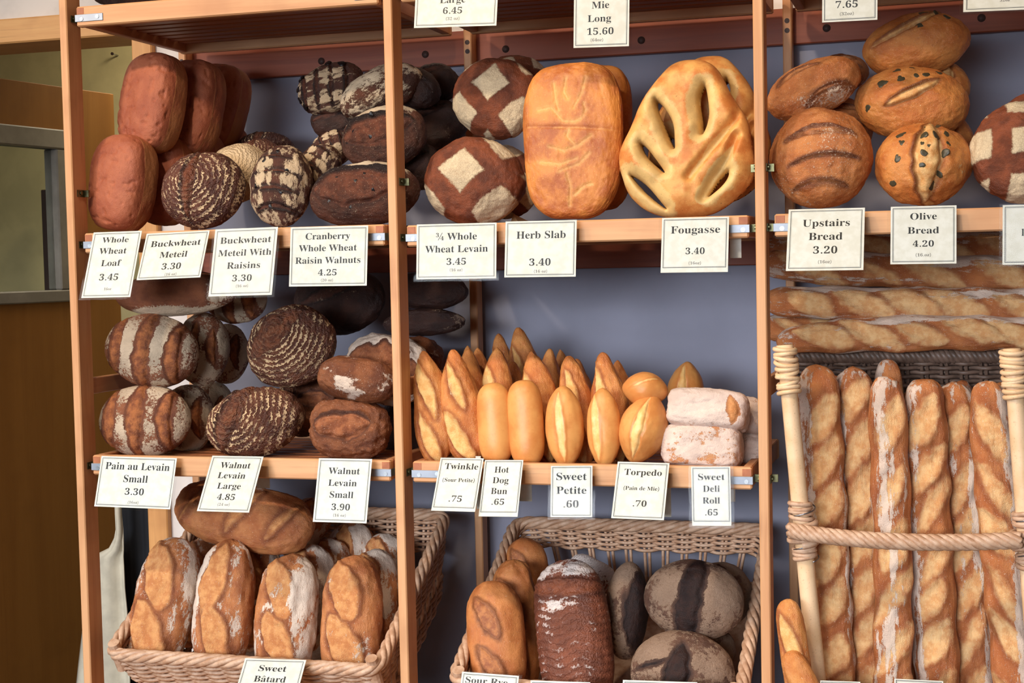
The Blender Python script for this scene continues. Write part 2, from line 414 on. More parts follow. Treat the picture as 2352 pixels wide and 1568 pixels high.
# apron and black garment hanging at the doorway jamb
def drape(name, rows, Y, depth, m, label, cat, seed):
    rng = np.random.default_rng(seed); V = []; k = 15
    for j, (y, xl, xr) in enumerate(rows):
        for i in range(k):
            u = i/(k-1); p = at(xl+(xr-xl)*u, y, Y)
            amp = depth*(.25+.75*j/(len(rows)-1))
            p = p+np.array([0, amp*math.sin(u*7+seed+j*.15)+amp*.5*math.sin(u*15+j*.1+seed), 0]); V.append(p)
    V = np.array(V); n = len(rows); F = [(j*k+i, j*k+i+1, (j+1)*k+i+1, (j+1)*k+i) for j in range(n-1) for i in range(k-1)]
    top = V[0]; c = np.array([V[:, 0].mean(), V[:, 1].mean(), V[:, 2].min()])
    o = obj(name, mesh(name, V-c, F, True, m), None, c)
    md = o.modifiers.new('thick', 'SOLIDIFY'); md.thickness = .004
    return tag(o, label, cat)
drape('apron', [(1120, 262, 276), (1180, 264, 278), (1215, 266, 281), (1235, 262, 282), (1262, 246, 283), (1278, 212, 283), (1300, 200, 285), (1350, 196, 288), (1400, 190, 294), (1450, 184, 298), (1520, 176, 302), (1600, 168, 306), (1750, 160, 310)],
      .86, .018, APRONM, 'pale undyed apron hanging in the doorway beside the left post', 'apron', 1)
drape('black_garment', [(1090, 268, 346), (1150, 272, 350), (1250, 278, 356), (1350, 284, 362), (1450, 290, 368), (1560, 296, 372), (1750, 300, 380)],
      .93, .02, BLACKCLOTH, 'black garment hanging in the doorway behind the pale apron', 'garment', 4)

# ------------------------------------------------------------------ the rack
rack = empty('bread_rack', (0, 0, 0), 'long wooden bread rack of slim upright posts in front of the grey-blue wall', 'rack')
def cyl(name, c, d, r, m, parent, sides=12, base=None):
    c = np.array(c, float); d = np.array(d, float)
    V, F = tube_vf([np.zeros(3), d], r, sides)
    pl = np.array(base if base is not None else (parent.location if parent is not None else (0, 0, 0)))
    return obj(name, mesh(name, V, F, True if sides > 14 else False, m), parent, c-pl)
for i, x in enumerate(PX):
    box('post', (x, 0, 0), (x+PW, PD, 2.75), WOODV, rack, .0022)
    box('post', (x, BACKY, 0), (x+PW, BACKY+.04, 2.75), WOODV, rack, .0022)
    for z in (1.207, .32):
        box('side_rail', (x+.003, PD, z-.018), (x+PW-.003, BACKY, z+.018), WOODY, rack, .002)
    for z in (float(at(1074, 97, BACKY)[2]), float(at(1074, 118, BACKY)[2])):
        cyl('plug', (x+PW/2, BACKY+.001, z), (0, -.0022, 0), .0055, DARKHOLE, rack)
for i in range(3):
    x0, x1 = PX[i]+PW, PX[i+1]
    r = box('back_rail', (PX[i]+.012 if i else .012, WALLY-.034, zr0), (x1+.007, WALLY-.012, zr1), REDW, rack, .002)
    for fx in (.10, .55) if i else (.48, .85):
        cyl('screw_plug', (x0+(x1-x0)*fx, WALLY-.0335, zr0+.030), (0, -.002, 0), .0085, DARKHOLE, rack, 16)

zl0, zl1 = float(at(1600, 611, WALLY-.03)[2]), float(at(1600, 552, WALLY-.03)[2])
for i in range(3):
    box('back_rail', (PX[i]+.012, WALLY-.034, zl0), (PX[i+1]+.007, WALLY-.012, zl1), REDW, rack, .002)
SHELFY0, SHELFY1 = .013, .468
BT = dict(); SHELF = {}
LEV = {(0, 0): 1.9984, (1, 0): 1.9984, (2, 0): 1.9984, (0, 1): 1.5195, (1, 1): 1.5156, (2, 1): 1.5160, (0, 2): 1.0437, (1, 2): 1.0431}
slatme = {}
WHERE = {0: 'at the top of the frame', 1: 'at the upper row', 2: 'at the lower row'}
BAY = {0: 'left bay', 1: 'middle bay', 2: 'right bay'}
for (b, l), zb_ in LEV.items():
    z0, z1 = zb_-.025+EYE-1.45, zb_+.0172+EYE-1.45
    g = .0145
    xa, xb = PX[b]+PW+g, PX[b+1]-g
    s = empty('slatted_shelf', ((xa+xb)/2, SHELFY0, z0), 'slatted wooden shelf with aluminium end clips, %s %s' % (BAY[b], WHERE[l]), 'shelf', 'slatted rack shelves')
    box('front_board', (xa, SHELFY0, z0), (xb, SHELFY0+.02, z1), WOODX, s, .003)
    box('back_board', (xa, SHELFY1-.02, z0), (xb, SHELFY1, z1), WOODX, s, .003)
    for sx in (0, 1):
        xs = (xa, xa+.02) if sx == 0 else (xb-.02, xb)
        V1 = box_vf((xs[0]+.001, SHELFY0+.0195, z0+.002), (xs[1]-.001, SHELFY1-.0195, z1), .002)
        V2 = box_vf((xs[0]+.0022, SHELFY0-.0005, z1-.0165), (xs[1]-.0008, SHELFY0+.03, z1-.003), .0005)
        V, F = join_vf([V1, V2]); c = np.array([(xs[0]+xs[1])/2, SHELFY0+.2, z0])
        o = obj('side_board', mesh('side_board', V-c, F, mat=WOODY), s, c-np.array(s.location))
        o.data.materials.append(ENDG)
        for p in list(o.data.polygons)[len(V1[1]):]: p.material_index = 1
        # aluminium clip folded round the corner, with screws
        L = .065 if sx == 0 else .05
        if sx == 0: lo, hi = (xa-.0022, SHELFY0-.0016, z0+.0098), (xa+L, SHELFY0-.0002, zb_+EYE-1.45)
        else: lo, hi = (xb-L, SHELFY0-.0016, z0+.0098), (xb+.0022, SHELFY0-.0002, zb_+EYE-1.45)
        c1 = box_vf(lo, hi, .0005)
        xo = (xa-.0022, xa-.0002) if sx == 0 else (xb+.0002, xb+.0022)
        c2 = box_vf((xo[0], SHELFY0-.001, lo[2]), (xo[1], SHELFY0+.04, hi[2]), .0004)
        V, F = join_vf([c1, c2]); c = np.array([(lo[0]+hi[0])/2, SHELFY0, lo[2]])
        cl = obj('clip', mesh('clip', V-c, F, mat=ALU), s, c-np.array(s.location))
        for fx in (.014, .052):
            px_ = (xa+fx) if sx == 0 else (xb-fx+.004)
            cyl('screw', (px_, SHELFY0-.0015, lo[2]+.0055+.003*(fx > .03)), (0, -.0012, 0), .0042, STEEL, cl, 12, base=c)
        # hook on the post
        hx = PX[b]+PW if sx == 0 else PX[b+1]
        d = 1 if sx == 0 else -1
        hc = np.array([hx, SHELFY0+.02, lo[2]+.001])
        V1 = box_vf((min(0, d*.0018), -.018, 0), (max(0, d*.0018), .012, .015), .0004)
        V2 = box_vf((min(0, d*.0125), .006, 0), (max(0, d*.0125), .012, .015), .0004)
        V, F = join_vf([V1, V2]); hk = obj('hook', mesh('hook', V, F, mat=BRASS), rack, hc)
        cyl('screw', hc+[d*.0015, -.009, .0085], (d*.003, 0, 0), .0042, BRASS, hk, 10, base=hc)
    ns = 9; pitch = (SHELFY1-.02-SHELFY0-.02)/ns
    key = round(xb-xa, 4)
    if key not in slatme:
        V, F = box_vf((-(xb-xa)/2+.01, -.0165, -.006), ((xb-xa)/2-.01, .0165, .006), .0015); slatme[key] = mesh('slat', V, F, mat=SLATW)
    for k in range(ns):
        yy = SHELFY0+.02+pitch*(k+.5)
        obj('slat', slatme[key], s, (0, yy-SHELFY0, z1-.016-z0))
    SHELF[(b, l)] = z1-.010
# spare hooks
for (px, py, pi, side) in ((187, 445, 0, 1), (926, 418, 1, 1), (1737, 386, 2, -1), (1767, 385, 2, 1), (1776, 1100, 2, 1)):
    hx = PX[pi]+PW if side > 0 else PX[pi]
    z = float(at(px, py, .03)[2])-.007; hc = np.array([hx, .033, z]); d = side
    V, F = join_vf([box_vf((min(0, d*.0018), -.018, 0), (max(0, d*.0018), .012, .015), .0004), box_vf((min(0, d*.0125), .006, 0), (max(0, d*.0125), .012, .015), .0004)])
    hk = obj('hook', mesh('hook', V, F, mat=BRASS), rack, hc)
    cyl('screw', hc+[d*.0015, -.006, .0085], (d*.003, 0, 0), .0042, BRASS, hk, 10, base=hc)
BASEZ = .46
for i, nm in enumerate(('left', 'middle', 'right')):
    x0, x1 = PX[i]+PW+.003, PX[i+1]-.003
    bs = box('base_shelf', (x0, -.16, BASEZ-.03), (x1, BACKY-.005, BASEZ), WOODX, None, .003)
    tag(bs, 'low wooden base shelf carrying the basket of the %s bay' % nm, 'shelf', 'base shelves')
    for x in (x0, x1-.03): box('support', (x, -.1, 0), (x+.03, BACKY-.05, BASEZ-.03), WOODV, bs)

# ------------------------------------------------------------------ wicker
def smooth_rect(w, d, rad, step):
    """closed path of a rounded rectangle, starting on the front edge"""
    P = []
    def arc(cx, cy, a0, a1):
        for a in np.linspace(a0, a1, 5): P.append((cx+rad*math.cos(a), cy+rad*math.sin(a)))
    arc(rad, rad, math.pi, 1.5*math.pi); arc(w-rad, rad, 1.5*math.pi, 2*math.pi)
    arc(w-rad, d-rad, 0, .5*math.pi); arc(rad, d-rad, .5*math.pi, math.pi)
    P = np.array(P+[P[0]]); s = np.concatenate([[0], np.cumsum(np.linalg.norm(np.diff(P, axis=0), axis=1))])
    n = int(s[-1]/step); n += n % 2
    q = np.linspace(0, s[-1], n, endpoint=False)
    return np.array([np.interp(q, s, P[:, 0]), np.interp(q, s, P[:, 1])]).T, s[-1]
def basket(name, label, FL, FR, BL, H, bands, taper=.04, rad=.03, mat=WICKER, stake=.042, rr=.0135):
    FL, FR, BL = map(np.array, (FL, FR, BL))
    ex = FR-FL; w = np.linalg.norm(ex); ex /= w
    ed = BL-FL; ed -= ex*(ed@ex); d = np.linalg.norm(ed); ed /= d
    en = np.cross(ed, ex)
    if en[2] > 0: en = -en
    root = empty(name, FL, label, 'basket', 'wicker baskets on the base shelf')
    def path(t, step, off=0.0):
        ins = taper*t+off
        P, L = smooth_rect(w-2*ins, d-2*ins, max(rad-ins*.3, .008), step)
        return P+ins, L
    def to3(P2, t): return ex*P2[:, :1]+ed*P2[:, 1:2]+en*(t*H)
    # rim of twisted strands
    P, L = path(0, .006); n = len(P); C = to3(P, 0)
    nrm2 = np.zeros((n, 3)); T = np.roll(C, -1, 0)-np.roll(C, 1, 0); T /= np.linalg.norm(T, axis=1)[:, None]; nrm2 = np.cross(T, en)
    for k in range(5):
        a = np.linspace(0, 2*np.pi*round(L/.15), n, endpoint=False)+k*2*np.pi/5
        Q = C+(np.cos(a)[:, None]*nrm2+np.sin(a)[:, None]*en)*rr*.62
        V, F = tube_vf(Q, rr*.5, 6, True); obj('rim_strand', mesh('rim_strand', V, F, True, mat), root)
    # stakes, in pairs
    P, L = path(.5, .004); m = int(L/stake); m += m % 2
    idx = (np.arange(m)+.5)/m
    top, _ = path(0, .004); bot, _ = path(1.0, .004)
    for i in range(m):
        for dd in (-.0045, .0045):
            a = top[int((idx[i]+dd/L)*len(top)) % len(top)]; b2 = bot[int((idx[i]+dd/L)*len(bot)) % len(bot)]
            p = to3(np.array([a]), 0)[0]; q = to3(np.array([b2]), 1.0)[0]
            V, F = tube_vf([p, q], .0036, 5); obj('stake', mesh('stake', V, F, True, mat), root)
    # weavers
    r = 0
    for (t0, t1, nn) in bands:
        for t in np.linspace(t0, t1, nn):
            P, L = path(t, L0 := .0105); C = to3(P, t); n = len(C)
            T = np.roll(C, -1, 0)-np.roll(C, 1, 0); T /= np.linalg.norm(T, axis=1)[:, None]; N = np.cross(T, en)
            ph = np.arange(n)/n*m*np.pi+(r % 2)*np.pi
            Q = C+N*(np.sin(ph)*.0062)[:, None]+en*(np.cos(ph*2)*.0008)[:, None]
            V, F = tube_vf(Q, .0042, 5, True); obj('weaver', mesh('weaver', V, F, True, mat), root); r += 1
    # floor of the basket
    P, L = path(1.0, .02); C = to3(P, 1.0); fb = np.vstack([C, C+en*.006]); n = len(C)
    F = [tuple(range(n)), tuple(range(n, 2*n))[::-1]]+[(i, (i+1) % n, n+(i+1) % n, n+i) for i in range(n)]
    obj('basket_floor', mesh('basket_floor', fb, F, False, mat), root)
    # cut corner pegs at the front
    for c in (np.array([.012, .012]), np.array([w-.012, .012])):
        p = ex*c[0]+ed*c[1]
        V, F = tube_vf([p-en*.022, p+en*.05], .0125, 12); obj('corner_peg', mesh('corner_peg', V, F, False, mat), root)
    return root, (ex, ed, en, w, d)
def hfor(FL, BL):                           # wall height that lets the lowest edge stand on the base shelf
    ed = np.array(BL)-np.array(FL); ed = ed/np.linalg.norm(ed); en = np.array([0, ed[2], -ed[1]])
    return (FL[2]-BASEZ)/-en[2]
b1fl = at(250, 1502, -.02); b1fr = at(866, 1548, -.02); b1fr[1] = b1fl[1]; b1fr[2] = b1fl[2]
b1bl = np.array([b1fl[0], .43, float(at(1000, 1182, .43)[2])])
basket('wicker_basket', 'pale wicker basket of floury loaves, tilted on the left of the base shelf', b1fl, b1fr, b1bl, hfor(b1fl, b1bl), [(.05, .46, 13), (.74, .97, 7)])
b2fl = at(1040, 1566, -.02); b2fr = at(1700, 1588, -.02); b2fr[1] = b2fl[1]; b2fr[2] = b2fl[2]
b2bl = np.array([b2fl[0], .44, float(at(1400, 1205, .44)[2])])
basket('wicker_basket', 'wicker basket of rye loaves in the middle of the base shelf', b2fl, b2fr, b2bl, hfor(b2fl, b2bl), [(.05, .30, 9), (.70, .97, 8)])

# tall baguette basket with cane poles
tb = empty('tall_wicker_basket', (1.83, .2, BASEZ), 'tall wicker baguette basket with bare cane poles and a twisted handle', 'basket', 'wicker baskets on the base shelf')
tloc = np.array(tb.location)
def helix(p, q, r, turns, n, ph=0):
    p = np.array(p); q = np.array(q); T = (q-p)/np.linalg.norm(q-p); ref = np.array([0, 1.0, 0]); A = ref-T*(ref@T); A /= np.linalg.norm(A); B = np.cross(T, A)
    t = np.linspace(0, 1, n); a = t*turns*2*np.pi+ph
    rr = r if np.ndim(r) else np.full(n, r)
    return p+(q-p)*t[:, None]+(np.cos(a)[:, None]*A+np.sin(a)[:, None]*B)*rr[:, None]
rng = np.random.default_rng(5)
for (xt, yt, xb, yb) in ((1802, 792, 1884, 1640), (2324, 800, 2392, 1660)):
    p = at(xt, yt, .0); q = at(xb, yb, .02)
    V, F = tube_vf(np.linspace(p, q, 12)-tloc, np.linspace(.0152, .0172, 12), 16); po = obj('pole', mesh('pole', V, F, True, CANE), tb)
    def wrap(y0, y1, n_, base):
        k0 = (y0-yt)/(yb-yt); k1 = (y1-yt)/(yb-yt)
        for j in range(n_):
            k = k0+(k1-k0)*(j+.5)/n_+rng.uniform(-.001, .001)
            c = p+(q-p)*k; T = (q-p)/np.linalg.norm(q-p)
            sk = rng.uniform(-.004, .004, 2)
            a = np.linspace(0, 2*np.pi, 21)[:-1]
            A = np.cross(T, [0, 1, 0]); A /= np.linalg.norm(A); B = np.cross(T, A)
            rad = .0185+rng.uniform(0, .001)
            ringp = c+np.cos(a)[:, None]*A*rad+np.sin(a)[:, None]*B*rad+T*(sk[0]*np.cos(a)+sk[1]*np.sin(a))[:, None]
            V, F = tube_vf(ringp-tloc, .0045, 7, True); obj('binding', mesh('binding', V, F, True, base), po)
    wrap(yt+4, yt+112, 10, CANE); 
    if xt < 2000: wrap(1148, 1190, 4, WICKER); wrap(1250, 1278, 4, WICKER)
    else: wrap(1170, 1205, 4, WICKER); wrap(1262, 1300, 4, WICKER)
    # grey wire round the joint
    jy = 1222 if xt < 2000 else 1236
    k = (jy-yt)/(yb-yt); c = p+(q-p)*k
    V, F = tube_vf(helix(c+[0, 0, .055], c+[.006, 0, -.05], .0235, 3.4, 70)-tloc, .0014, 5); obj('wire', mesh('wire', V, F, True, WIRE), tb)
hp = at(1812, 1218, -.02); hq = at(2345, 1240, -.02); mid = at(2060, 1243, -.035)
for k in range(6):
    n = 260; t = np.linspace(0, 1, n)[:, None]
    C = (1-t)**2*hp+2*t*(1-t)*(2*mid-(hp+hq)/2)+t**2*hq
    a = np.linspace(0, 9*np.pi, n)+k*2*np.pi/6
    Q = C+np.cos(a)[:, None]*np.array([0, 1.0, 0])*.0095+np.sin(a)[:, None]*np.array([0, 0, 1.0])*.0095
    V, F = tube_vf(Q-tloc, .0062, 7); obj('handle_strand', mesh('handle_strand', V, F, True, WICKER), tb)
for (xt, yt, xb, yb, jy) in ((1802, 792, 1884, 1640, 1222), (2324, 800, 2392, 1660, 1238)):      # end coils of the handle round the poles
    p = at(xt, yt, .0); q = at(xb, yb, .02); T = (q-p)/np.linalg.norm(q-p); c = p+(q-p)*(jy-yt)/(yb-yt)
    for k in range(3):
        V, F = tube_vf(helix(c-T*(.020-.013*k), c-T*(.008-.013*k), np.full(40, .0245), 1.15, 40, k*.6+1)-tloc, .0066, 7); obj('handle_strand', mesh('handle_strand', V, F, True, WICKER), tb)
TBY = .33                                    # back panel
bx0, bx1 = float(at(1850, 815, TBY)[0])-.01, float(at(2420, 815, TBY)[0]); bz1 = float(at(2080, 818, TBY)[2])
ms = 13
for i in range(ms):
    for dd in (-.005, .005):
        x = bx0+(bx1-bx0)*(i+.5)/ms+dd
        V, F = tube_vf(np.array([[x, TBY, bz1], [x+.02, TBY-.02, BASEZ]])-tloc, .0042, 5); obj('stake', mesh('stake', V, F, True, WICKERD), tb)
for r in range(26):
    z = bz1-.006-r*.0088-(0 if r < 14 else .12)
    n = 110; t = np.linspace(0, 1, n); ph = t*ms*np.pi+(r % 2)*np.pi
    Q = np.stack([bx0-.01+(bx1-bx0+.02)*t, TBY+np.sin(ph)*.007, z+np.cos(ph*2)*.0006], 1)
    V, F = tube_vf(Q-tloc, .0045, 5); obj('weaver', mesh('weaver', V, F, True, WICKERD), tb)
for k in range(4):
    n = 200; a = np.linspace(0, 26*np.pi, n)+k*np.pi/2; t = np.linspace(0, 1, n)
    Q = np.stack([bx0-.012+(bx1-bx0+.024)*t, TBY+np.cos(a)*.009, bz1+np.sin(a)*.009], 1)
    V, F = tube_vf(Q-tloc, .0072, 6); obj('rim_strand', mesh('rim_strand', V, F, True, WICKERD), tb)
# low woven tray that the baguettes stand in
tx0, tx1 = 1.53, 2.15
for z in np.arange(BASEZ+.008, .60, .0088):
    n = 160; P, L = smooth_rect(tx1-tx0, .40, .03, .012); ph = np.arange(len(P))/len(P)*56*np.pi
    r_ = int(round((z-BASEZ)/.0088)) % 2
    cx = np.array([(tx1-tx0)/2, .2]); dirv = P-cx; dirv /= np.linalg.norm(dirv, axis=1)[:, None]
    Q2 = P+dirv*(np.sin(ph+r_*np.pi)*.005)[:, None]
    Q = np.stack([Q2[:, 0]+tx0, Q2[:, 1]-.06, np.full(len(P), z)], 1)
    V, F = tube_vf(Q-tloc, .0045, 5, True); obj('weaver', mesh('weaver', V, F, True, WICKER), tb)

# ------------------------------------------------------------------ bread
def _h(ix, iy, iz, seed):
    h = (ix.astype(np.uint32)*np.uint32(374761393)+iy.astype(np.uint32)*np.uint32(668265263)+iz.astype(np.uint32)*np.uint32(2147483647)+np.uint32(seed*7919+13))
    h = (h ^ (h >> np.uint32(13)))*np.uint32(1274126177)
    return ((h ^ (h >> np.uint32(16))) & np.uint32(0xffff)).astype(np.float64)/65535
def vnoise(P, sc, seed):
    with np.errstate(over='ignore'):
        Q = P*sc+100.0; I = np.floor(Q).astype(np.int64); f = Q-I; f = f*f*(3-2*f); r = 0
        for a in (0, 1):
            for b in (0, 1):
                for c in (0, 1):
                    w = (f[:, 0] if a else 1-f[:, 0])*(f[:, 1] if b else 1-f[:, 1])*(f[:, 2] if c else 1-f[:, 2])
                    r = r+w*_h(I[:, 0]+a, I[:, 1]+b, I[:, 2]+c, seed)
    return r*2-1
_RA = np.array([[.80, .48, -.36], [-.36, .86, .36], [.48, -.16, .86]])
def fbm(P, sc, seed): return 1.15*(.62*vnoise(P @ _RA, sc, seed)+.38*vnoise(P @ _RA.T, sc*2.3, seed+3))
def sstep(x, a, b):
    t = np.clip((x-a)/(b-a), 0, 1); return t*t*(3-2*t)
_qs = {}
def quad_sphere(N):
    if N in _qs: return _qs[N]
    g = np.tan(np.linspace(-1, 1, N+1)*np.pi/4); A, B = np.meshgrid(g, g, indexing='ij'); A = A.ravel(); B = B.ravel(); O = np.ones_like(A)
    V = []; F = []; off = 0
    i, j = np.meshgrid(np.arange(N), np.arange(N), indexing='ij'); q = np.stack([i*(N+1)+j, (i+1)*(N+1)+j, (i+1)*(N+1)+j+1, i*(N+1)+j+1], -1).reshape(-1, 4)
    for s in (1, -1):
        for f in range(3):
            c = [None]*3; c[f] = O*s; c[(f+1) % 3] = A; c[(f+2) % 3] = B
            V.append(np.stack(c, 1)); F.append((q if s > 0 else q[:, ::-1])+off); off += len(A)
    V = np.vstack(V); V /= np.linalg.norm(V, axis=1)[:, None]; F = np.vstack(F)
    key = np.round(V*1e5).astype(np.int64); _, first, inv = np.unique(key, axis=0, return_index=True, return_inverse=True)
    inv = inv.ravel(); _qs[N] = (V[first], inv[F]); return _qs[N]
_tb = {}
def tube_unit(NL, NC, k, m):
    key = (NL, NC, k, m)
    if key in _tb: return _tb[key]
    x = -np.cos(np.linspace(0, np.pi, NL+2)[1:-1]); x = np.sign(x)*(1-(1-np.abs(x))*.999); 
    lx = np.linspace(-.985, .985, NL); x = .55*lx+.45*x
    r = np.maximum(1-np.abs(x)**k, 1e-4)**(1/m)
    a = np.arange(NC)/NC*2*np.pi
    V = np.stack([np.repeat(x, NC), np.outer(r, np.cos(a)).ravel(), np.outer(r, np.sin(a)).ravel()], 1)
    i, j = np.meshgrid(np.arange(NL-1), np.arange(NC), indexing='ij'); l = (j+1) % NC
    F = np.stack([i*NC+j, i*NC+l, (i+1)*NC+l, (i+1)*NC+j], -1).reshape(-1, 4)[:, ::-1]
    # close the ends with a collapsed ring
    n = len(V); V = np.vstack([V, [[-1, 0, 0]], [[1, 0, 0]]])
    e0 = np.array([[n, (k2+1) % NC, k2, k2] for k2 in range(NC)])[:, [0, 2, 1, 1]]; b = (NL-1)*NC
    e1 = np.array([[n+1, b+k2, b+(k2+1) % NC, b+(k2+1) % NC] for k2 in range(NC)])
    tri = np.vstack([e0[:, :3][:, ::1], e1[:, :3]])
    _tb[key] = (V, F, tri); return _tb[key]
def vnormals(V, F):
    N = np.zeros_like(V); n = np.cross(V[F[:, 2]]-V[F[:, 0]], V[F[:, 3]]-V[F[:, 1]])
    for k in range(4): np.add.at(N, F[:, k], n)
    return N/(np.linalg.norm(N, axis=1)[:, None]+1e-12)

def frame(az=0.0, el=0.0, rot=0.0):
    """columns: long axis, cross axis, top direction; az turns the top towards +x, el lifts it, rot turns in the face plane"""
    n = np.array([math.sin(az)*math.cos(el), -math.cos(az)*math.cos(el), math.sin(el)])
    e1 = np.array([math.cos(az), math.sin(az), 0.0]); e2 = np.cross(n, e1)
    c, s = math.cos(rot), math.sin(rot)
    return np.stack([c*e1+s*e2, -s*e1+c*e2, n], 1)

def S(u, v, ang, ln, wid, curve=0, ear=.05, dep=.05, bul=.04, pw=.75): return dict(pw=pw, u=u, v=v, a=math.radians(ang), l=ln, w=wid, c=curve, ear=ear, dep=dep, bul=bul)
def shape(P, F, dims, sl=(), n=2.0, flat=.62, taper=0.0, bend=0.0, lump=.03, lscale=2.2, dent=0, seed=1, lines=(), flour=None, ring=None, ringk=10, shoulder=None, lw=.03, dome=1.0, egg=0.0, wave=None):
    a, b, c = dims
    U = P.copy(); x, y, z = P[:, 0].copy(), P[:, 1].copy(), P[:, 2].copy()
    if n != 2.0:
        k = (np.abs(x)**n+np.abs(y)**n+np.abs(z)**n)**(-1/n); Q = P*k[:, None]
    else: Q = P.copy()
    u, v, w = Q[:, 0].copy(), Q[:, 1].copy(), Q[:, 2].copy()
    Q[:, 2] = np.where(Q[:, 2] < 0, Q[:, 2]*flat, Q[:, 2]*dome)
    if taper: tp = 1-taper*np.abs(u)**2.2; Q[:, 1] *= tp; Q[:, 2] *= tp
    if egg: Q[:, 1] *= 1+egg*u; Q[:, 2] *= 1+egg*u*.6
    if bend: Q[:, 1] += bend*(u**2-.3)
    V = Q*np.array([a, b, c])
    N = vnormals(V, F)
    m = min(a, b, c)
    D = lump*vnoise(Q @ _RA, lscale, seed)+lump*.5*vnoise(Q @ _RA.T, lscale*2.3, seed+1)+lump*.28*vnoise(Q @ _RA, lscale*6, seed+2)+lump*.16*vnoise(Q, lscale*12, seed+4)
    if wave: D += wave[0]*np.cos(np.pi*u*wave[1]+wave[2]+np.sin(u*3+seed))
    if dent: D -= dent*sstep(vnoise(Q*np.array([2.0, .9, 1]), 6.5, seed+5), .3, .7)*sstep(w, .2, .6)
    top = sstep(w, -.15, .3)
    score = np.full(len(V), -1.0); bake = np.clip(D/(lump+1e-6)*.30, 0, .5)
    wob = vnoise(Q, 5.0, seed+9)*.03
    asp = b/a
    for s in sl:
        ca, sa = math.cos(s['a']), math.sin(s['a'])
        du, dv = (u-s['u']), (v-s['v'])*asp
        p = du*ca+dv*sa; q = -du*sa+dv*ca-s['c']*(p/s['l'])**2+wob*s['w']*6
        e = np.clip(1-(p/s['l'])**2, 0, 1); lens = s['w']*e**s['pw']
        d = np.where(np.abs(p) < s['l'], lens-np.abs(q), -np.hypot(np.maximum(np.abs(p)-s['l'], 0), np.abs(q))-.001)
        d = np.where(top > .02, d, -1); score = np.maximum(score, d)
        k0 = max(.18*s['w'], .022)
        inside = sstep(d, 0, s['w']*.8); bake = bake*(1-inside)
        bake = np.maximum(bake, top*(np.abs(p) < s['l'])*e**.3*np.exp(-((q-lens*1.05)/k0)**2)*min(1.0, s['ear']*11))
        D += top*e**.3*(np.abs(p) < s['l'])*(s['bul']*inside-s['dep']*np.exp(-((q+lens*.86)/k0)**2)+s['ear']*np.exp(-((q-lens*1.08)/k0)**2)-s['dep']*.6*np.exp(-((q-lens*.8)/k0)**2))
    fl = np.full(len(V), -1.0)
    for ln in lines:
        pts = np.array(ln, float); dmin = np.full(len(V), 9.0)
        uu = np.stack([u, v*asp], 1); pts = pts*np.array([1, asp])
        for i in range(len(pts)-1):
            p0, d0 = pts[i], pts[i+1]-pts[i]; t = np.clip(((uu-p0)@d0)/(d0@d0), 0, 1); dmin = np.minimum(dmin, np.linalg.norm(uu-p0-t[:, None]*d0, axis=1))
        fl = np.maximum(fl, np.where(w > 0, lw-dmin, -1)); D -= np.where(w > 0, .05*np.exp(-(dmin/(lw*1.3))**2), 0)
    env = dict(u=u, v=v, w=w, asp=asp, score=score, Q=Q, nz=lambda sc, sd=0: fbm(Q, sc, seed+20+sd), top=top)
    if flour is not None: fl = np.maximum(fl, flour(env))
    if shoulder is not None: fl = np.maximum(np.maximum(fl, .10-4*np.abs(w-shoulder-.04*vnoise(Q, 3, seed))), np.where(w < shoulder, .02+.1*vnoise(Q, 2, seed), -1))
    rg = np.zeros(len(V))
    if ring is not None:
        rg = np.hypot((u-ring[0]), (v-ring[1])*asp)*ringk if ring[0] is not None else (u+.04*np.sin(v*6))*ringk
        D += .012*np.cos(rg*2*np.pi)*top*(score < 0)
    V = V+N*(D*m)[:, None]
    return V, dict(score=score, flour=fl, ring=rg, bake=bake)

# flour patterns, as fields over the crust (positive = floured)
def fl_none(e): return np.full(len(e['u']), -.6)
def cutm(e, k=1.0): return sstep(e['score'], -.09, .07)*k                                      # 1 inside the cuts
def fl_edge(e): return .15+.55*e['nz'](2.0)-cutm(e, 1.1)                                          # floured between the cuts
def fl_rim(e): return sstep(e['v'], .30, .85)*.75-.34-cutm(e, .6)
def fl_patch(e): return e['nz'](1.6)*1.0-.35-cutm(e, .4)
def fl_heavy(e): return .30+.55*e['nz'](2.2)
def fl_light(e): return e['nz'](1.4)*.5-.46
def fl_streak(e): return fbm(e['Q']*np.array([1, 2.0, 1]), 2.2, 31)*.6-.06-cutm(e, .5)
def fl_side(e): return sstep(e['v'], .1, .8)*.55-.24+e['nz'](2.4)*.7-cutm(e, .3)
def fl_side2(e): return sstep(-e['v'], .1, .8)*.6-.24+e['nz'](2.4)*.7-cutm(e, .3)
def diamond(cx, cy, k, wd, rot=45):
    def f(e):
        a = math.radians(rot); u, v = e['u']-cx, (e['v']-cy)*e['asp']
        p = u*math.cos(a)+v*math.sin(a); q = -u*math.sin(a)+v*math.cos(a)
        p0, q0 = p, q; p = p+.04*e['nz'](2); q = q+.04*e['nz'](2, 3)
        d = np.minimum(np.abs(np.abs(p)-k-.10*q0*q0), np.abs(np.abs(q)-k-.10*p0*p0))-wd
        return np.clip(d*2.2, -.4, .4)
    return f
def fl_top(e): return e['nz'](1.2)*.35+.12-(e['score'] > 0)*.7
def fl_dust(e): return .16+.45*e['nz'](1.7)-cutm(e, 1.2)

